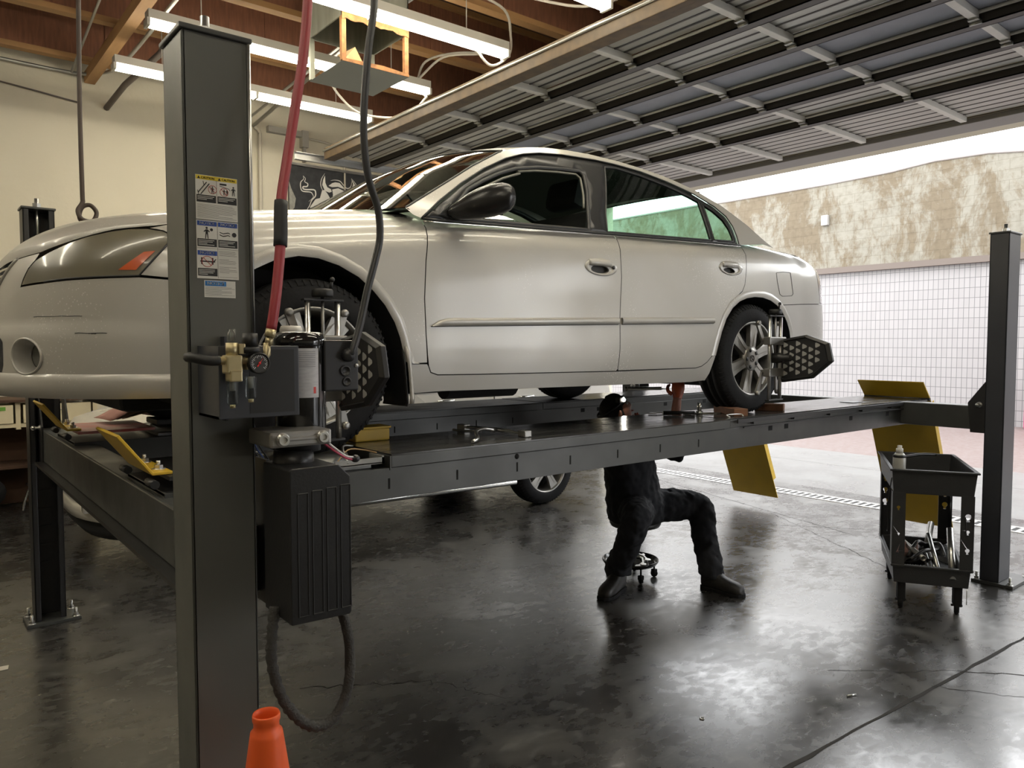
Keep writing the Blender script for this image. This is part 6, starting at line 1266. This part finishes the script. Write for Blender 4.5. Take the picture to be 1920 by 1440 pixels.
for s_,y in ((1,5.86),(-1,7.26)): MB().box((1.02,y-.16,.62),(1.2,y+.16,.80), bev=.03).build('headlamp', mat('suv_lamp', (.3,.3,.28), .15, coat=.6), sv)
for x in (2.15,5.0):
    for y, sg in ((5.63,-1),(7.49,1)): wheel(sv, x, y, .372, sg, .372, 5, .2)
# ================================================================ bench, stool and bag at the back wall
bn2 = thing('work_bench', (-.3,8.75,0), 'cream work bench with drawers along the back wall', 'work bench')
crm = mat('cream_bench_paint', (.62,.55,.38), .5, var=.2, scale=4); brn = mat('brown_board', (.075,.037,.02), .8, var=.6, scale=6)
MB().box((-2.4,8.45,1.06),(1.50,9.06,1.085), bev=.004).build('bench_top', brn, bn2)
for x in (-2.4,-1.5,-.9,-.1,.82,1.47): MB().box((x,8.50,0.0 if x in (-2.4,1.47,-.9) else .80),(x+.04,9.05,1.06)).build('upright', crm, bn2)
for x0, x1 in ((-2.34,-1.52),(-1.44,-.94),(-.84,-.12),(-.04,.80),(.88,1.45)):
    dd_ = MB().box((x0,8.475,.86),(x1,8.50,1.035), bev=.004); dd_.box((x0-.02,8.49,.82),(x1+.02,8.99,.855)); dw = dd_.build('drawer', crm, bn2, weld=False)
    MB().tube([((x0+x1)/2-.07,8.465,.98),((x0+x1)/2+.07,8.465,.98)], .006, 8).build('drawer_handle', zinc, dw)
MB().box((.58,8.470,.985),(.74,8.4755,1.02)).build('green_tape', mat('green_tape', (.12,.30,.04), .6), bn2)
MB().box((-2.3,8.55,.42),(1.45,9.05,.45)).box((-2.3,8.98,.02),(1.45,9.0,.8)).build('lower_shelf', brn, bn2, weld=False)
cs = thing('chrome_stool', (1.06,8.62,0), 'chrome legged shop stool tucked at the work bench', 'stool')
sc2 = Vector((1.06,8.30,0))
for i in range(4):
    a = PI/4+PI/2*i+.1; u = Vector((math.cos(a),math.sin(a),0)); MB().tube(spline([sc2+u*.14+Vector((0,0,.68)), sc2+u*.155+Vector((0,0,.5)), sc2+u*.175+Vector((0,0,.32)), sc2+u*.25+Vector((0,0,.12)), sc2+u*.27+Vector((0,0,.02))],4), .012, 10).build('leg', chrome, cs)
MB().tube([sc2+Vector((math.cos(a*PI/12)*.19,math.sin(a*PI/12)*.19,.30)) for a in range(24)], .010, 8, closed=True).build('foot_ring', chrome, cs)
MB().lathe([(0,.67),(.16,.67),(.175,.69),(.175,.73),(.16,.745),(0,.75)], sc2, (0,0,1), 32).build('seat', MATS['black_knob'], cs)
bg_ = MB().ball((.42,8.62,.20), (.32,.22,.20), n=20).tube(spline([(.22,8.5,.34),(.36,8.46,.46),(.55,8.46,.45),(.64,8.5,.33)],5), .012, 8)
tag(bg_.build('tool_bag', mat('black_bag', (.012,.012,.012), .6, bump=.8, bscale=14), weld=False), 'bulky black bag on the floor beneath the work bench', 'bag')
# scraps on the floor
def scrap(p, lab, m, s=.03, rz=0.): return tag(MB().add([Matrix.Translation((p[0],p[1],.002))@Matrix.Rotation(rz,4,'Z')@Vector(v) for v in ((-s,-s*.6,0),(s*.8,-s*.7,.001),(s,.4*s,.006),(-.2*s,s*.7,.004),(-s*1.1,s*.3,.001))], [(0,1,2,3,4)]).build('paper_scrap', m, solid=.0008), lab, 'scrap')
scrap((.33,4.43), 'white torn paper scrap at the left edge of the floor', MATS['paper_white'], .035)
tag(MB().tube([(1.0,3.55,.006),(1.05,3.62,.006)], .003, 6).build('cotter_pin', zinc), 'tiny bright pin on the floor left of the big post', 'pin')
tag(MB().tube([(3.30,1.66,.005),(3.345,1.64,.005)], .004, 6).build('split_pin', zinc), 'tiny bright clip on the floor at the lower right', 'pin')
tag(MB().lathe([(.006,0),(.011,0),(.011,.003),(.006,.003),(.006,0)], (2.62,1.95,.001), (0,0,1), 14).build('washer', zinc), 'small steel washer on the open floor', 'washer')
# repeats carry their group
for o in bpy.data.objects:
    if o.parent is None and 'label' in o:
        b = o.name.split('.')[0]
        g = {'steel_tube':'tubes in the lower tray of the cart','chrome_spanner':'chrome spanners in the lower tray','wooden_chock':'wooden chocks at the rear wheel','spanner':'loose spanners','lamp_cable':'pale flexes round the lamps','bent_wire':'bent wires on the runway'}.get(b)
        if g: o['group'] = g
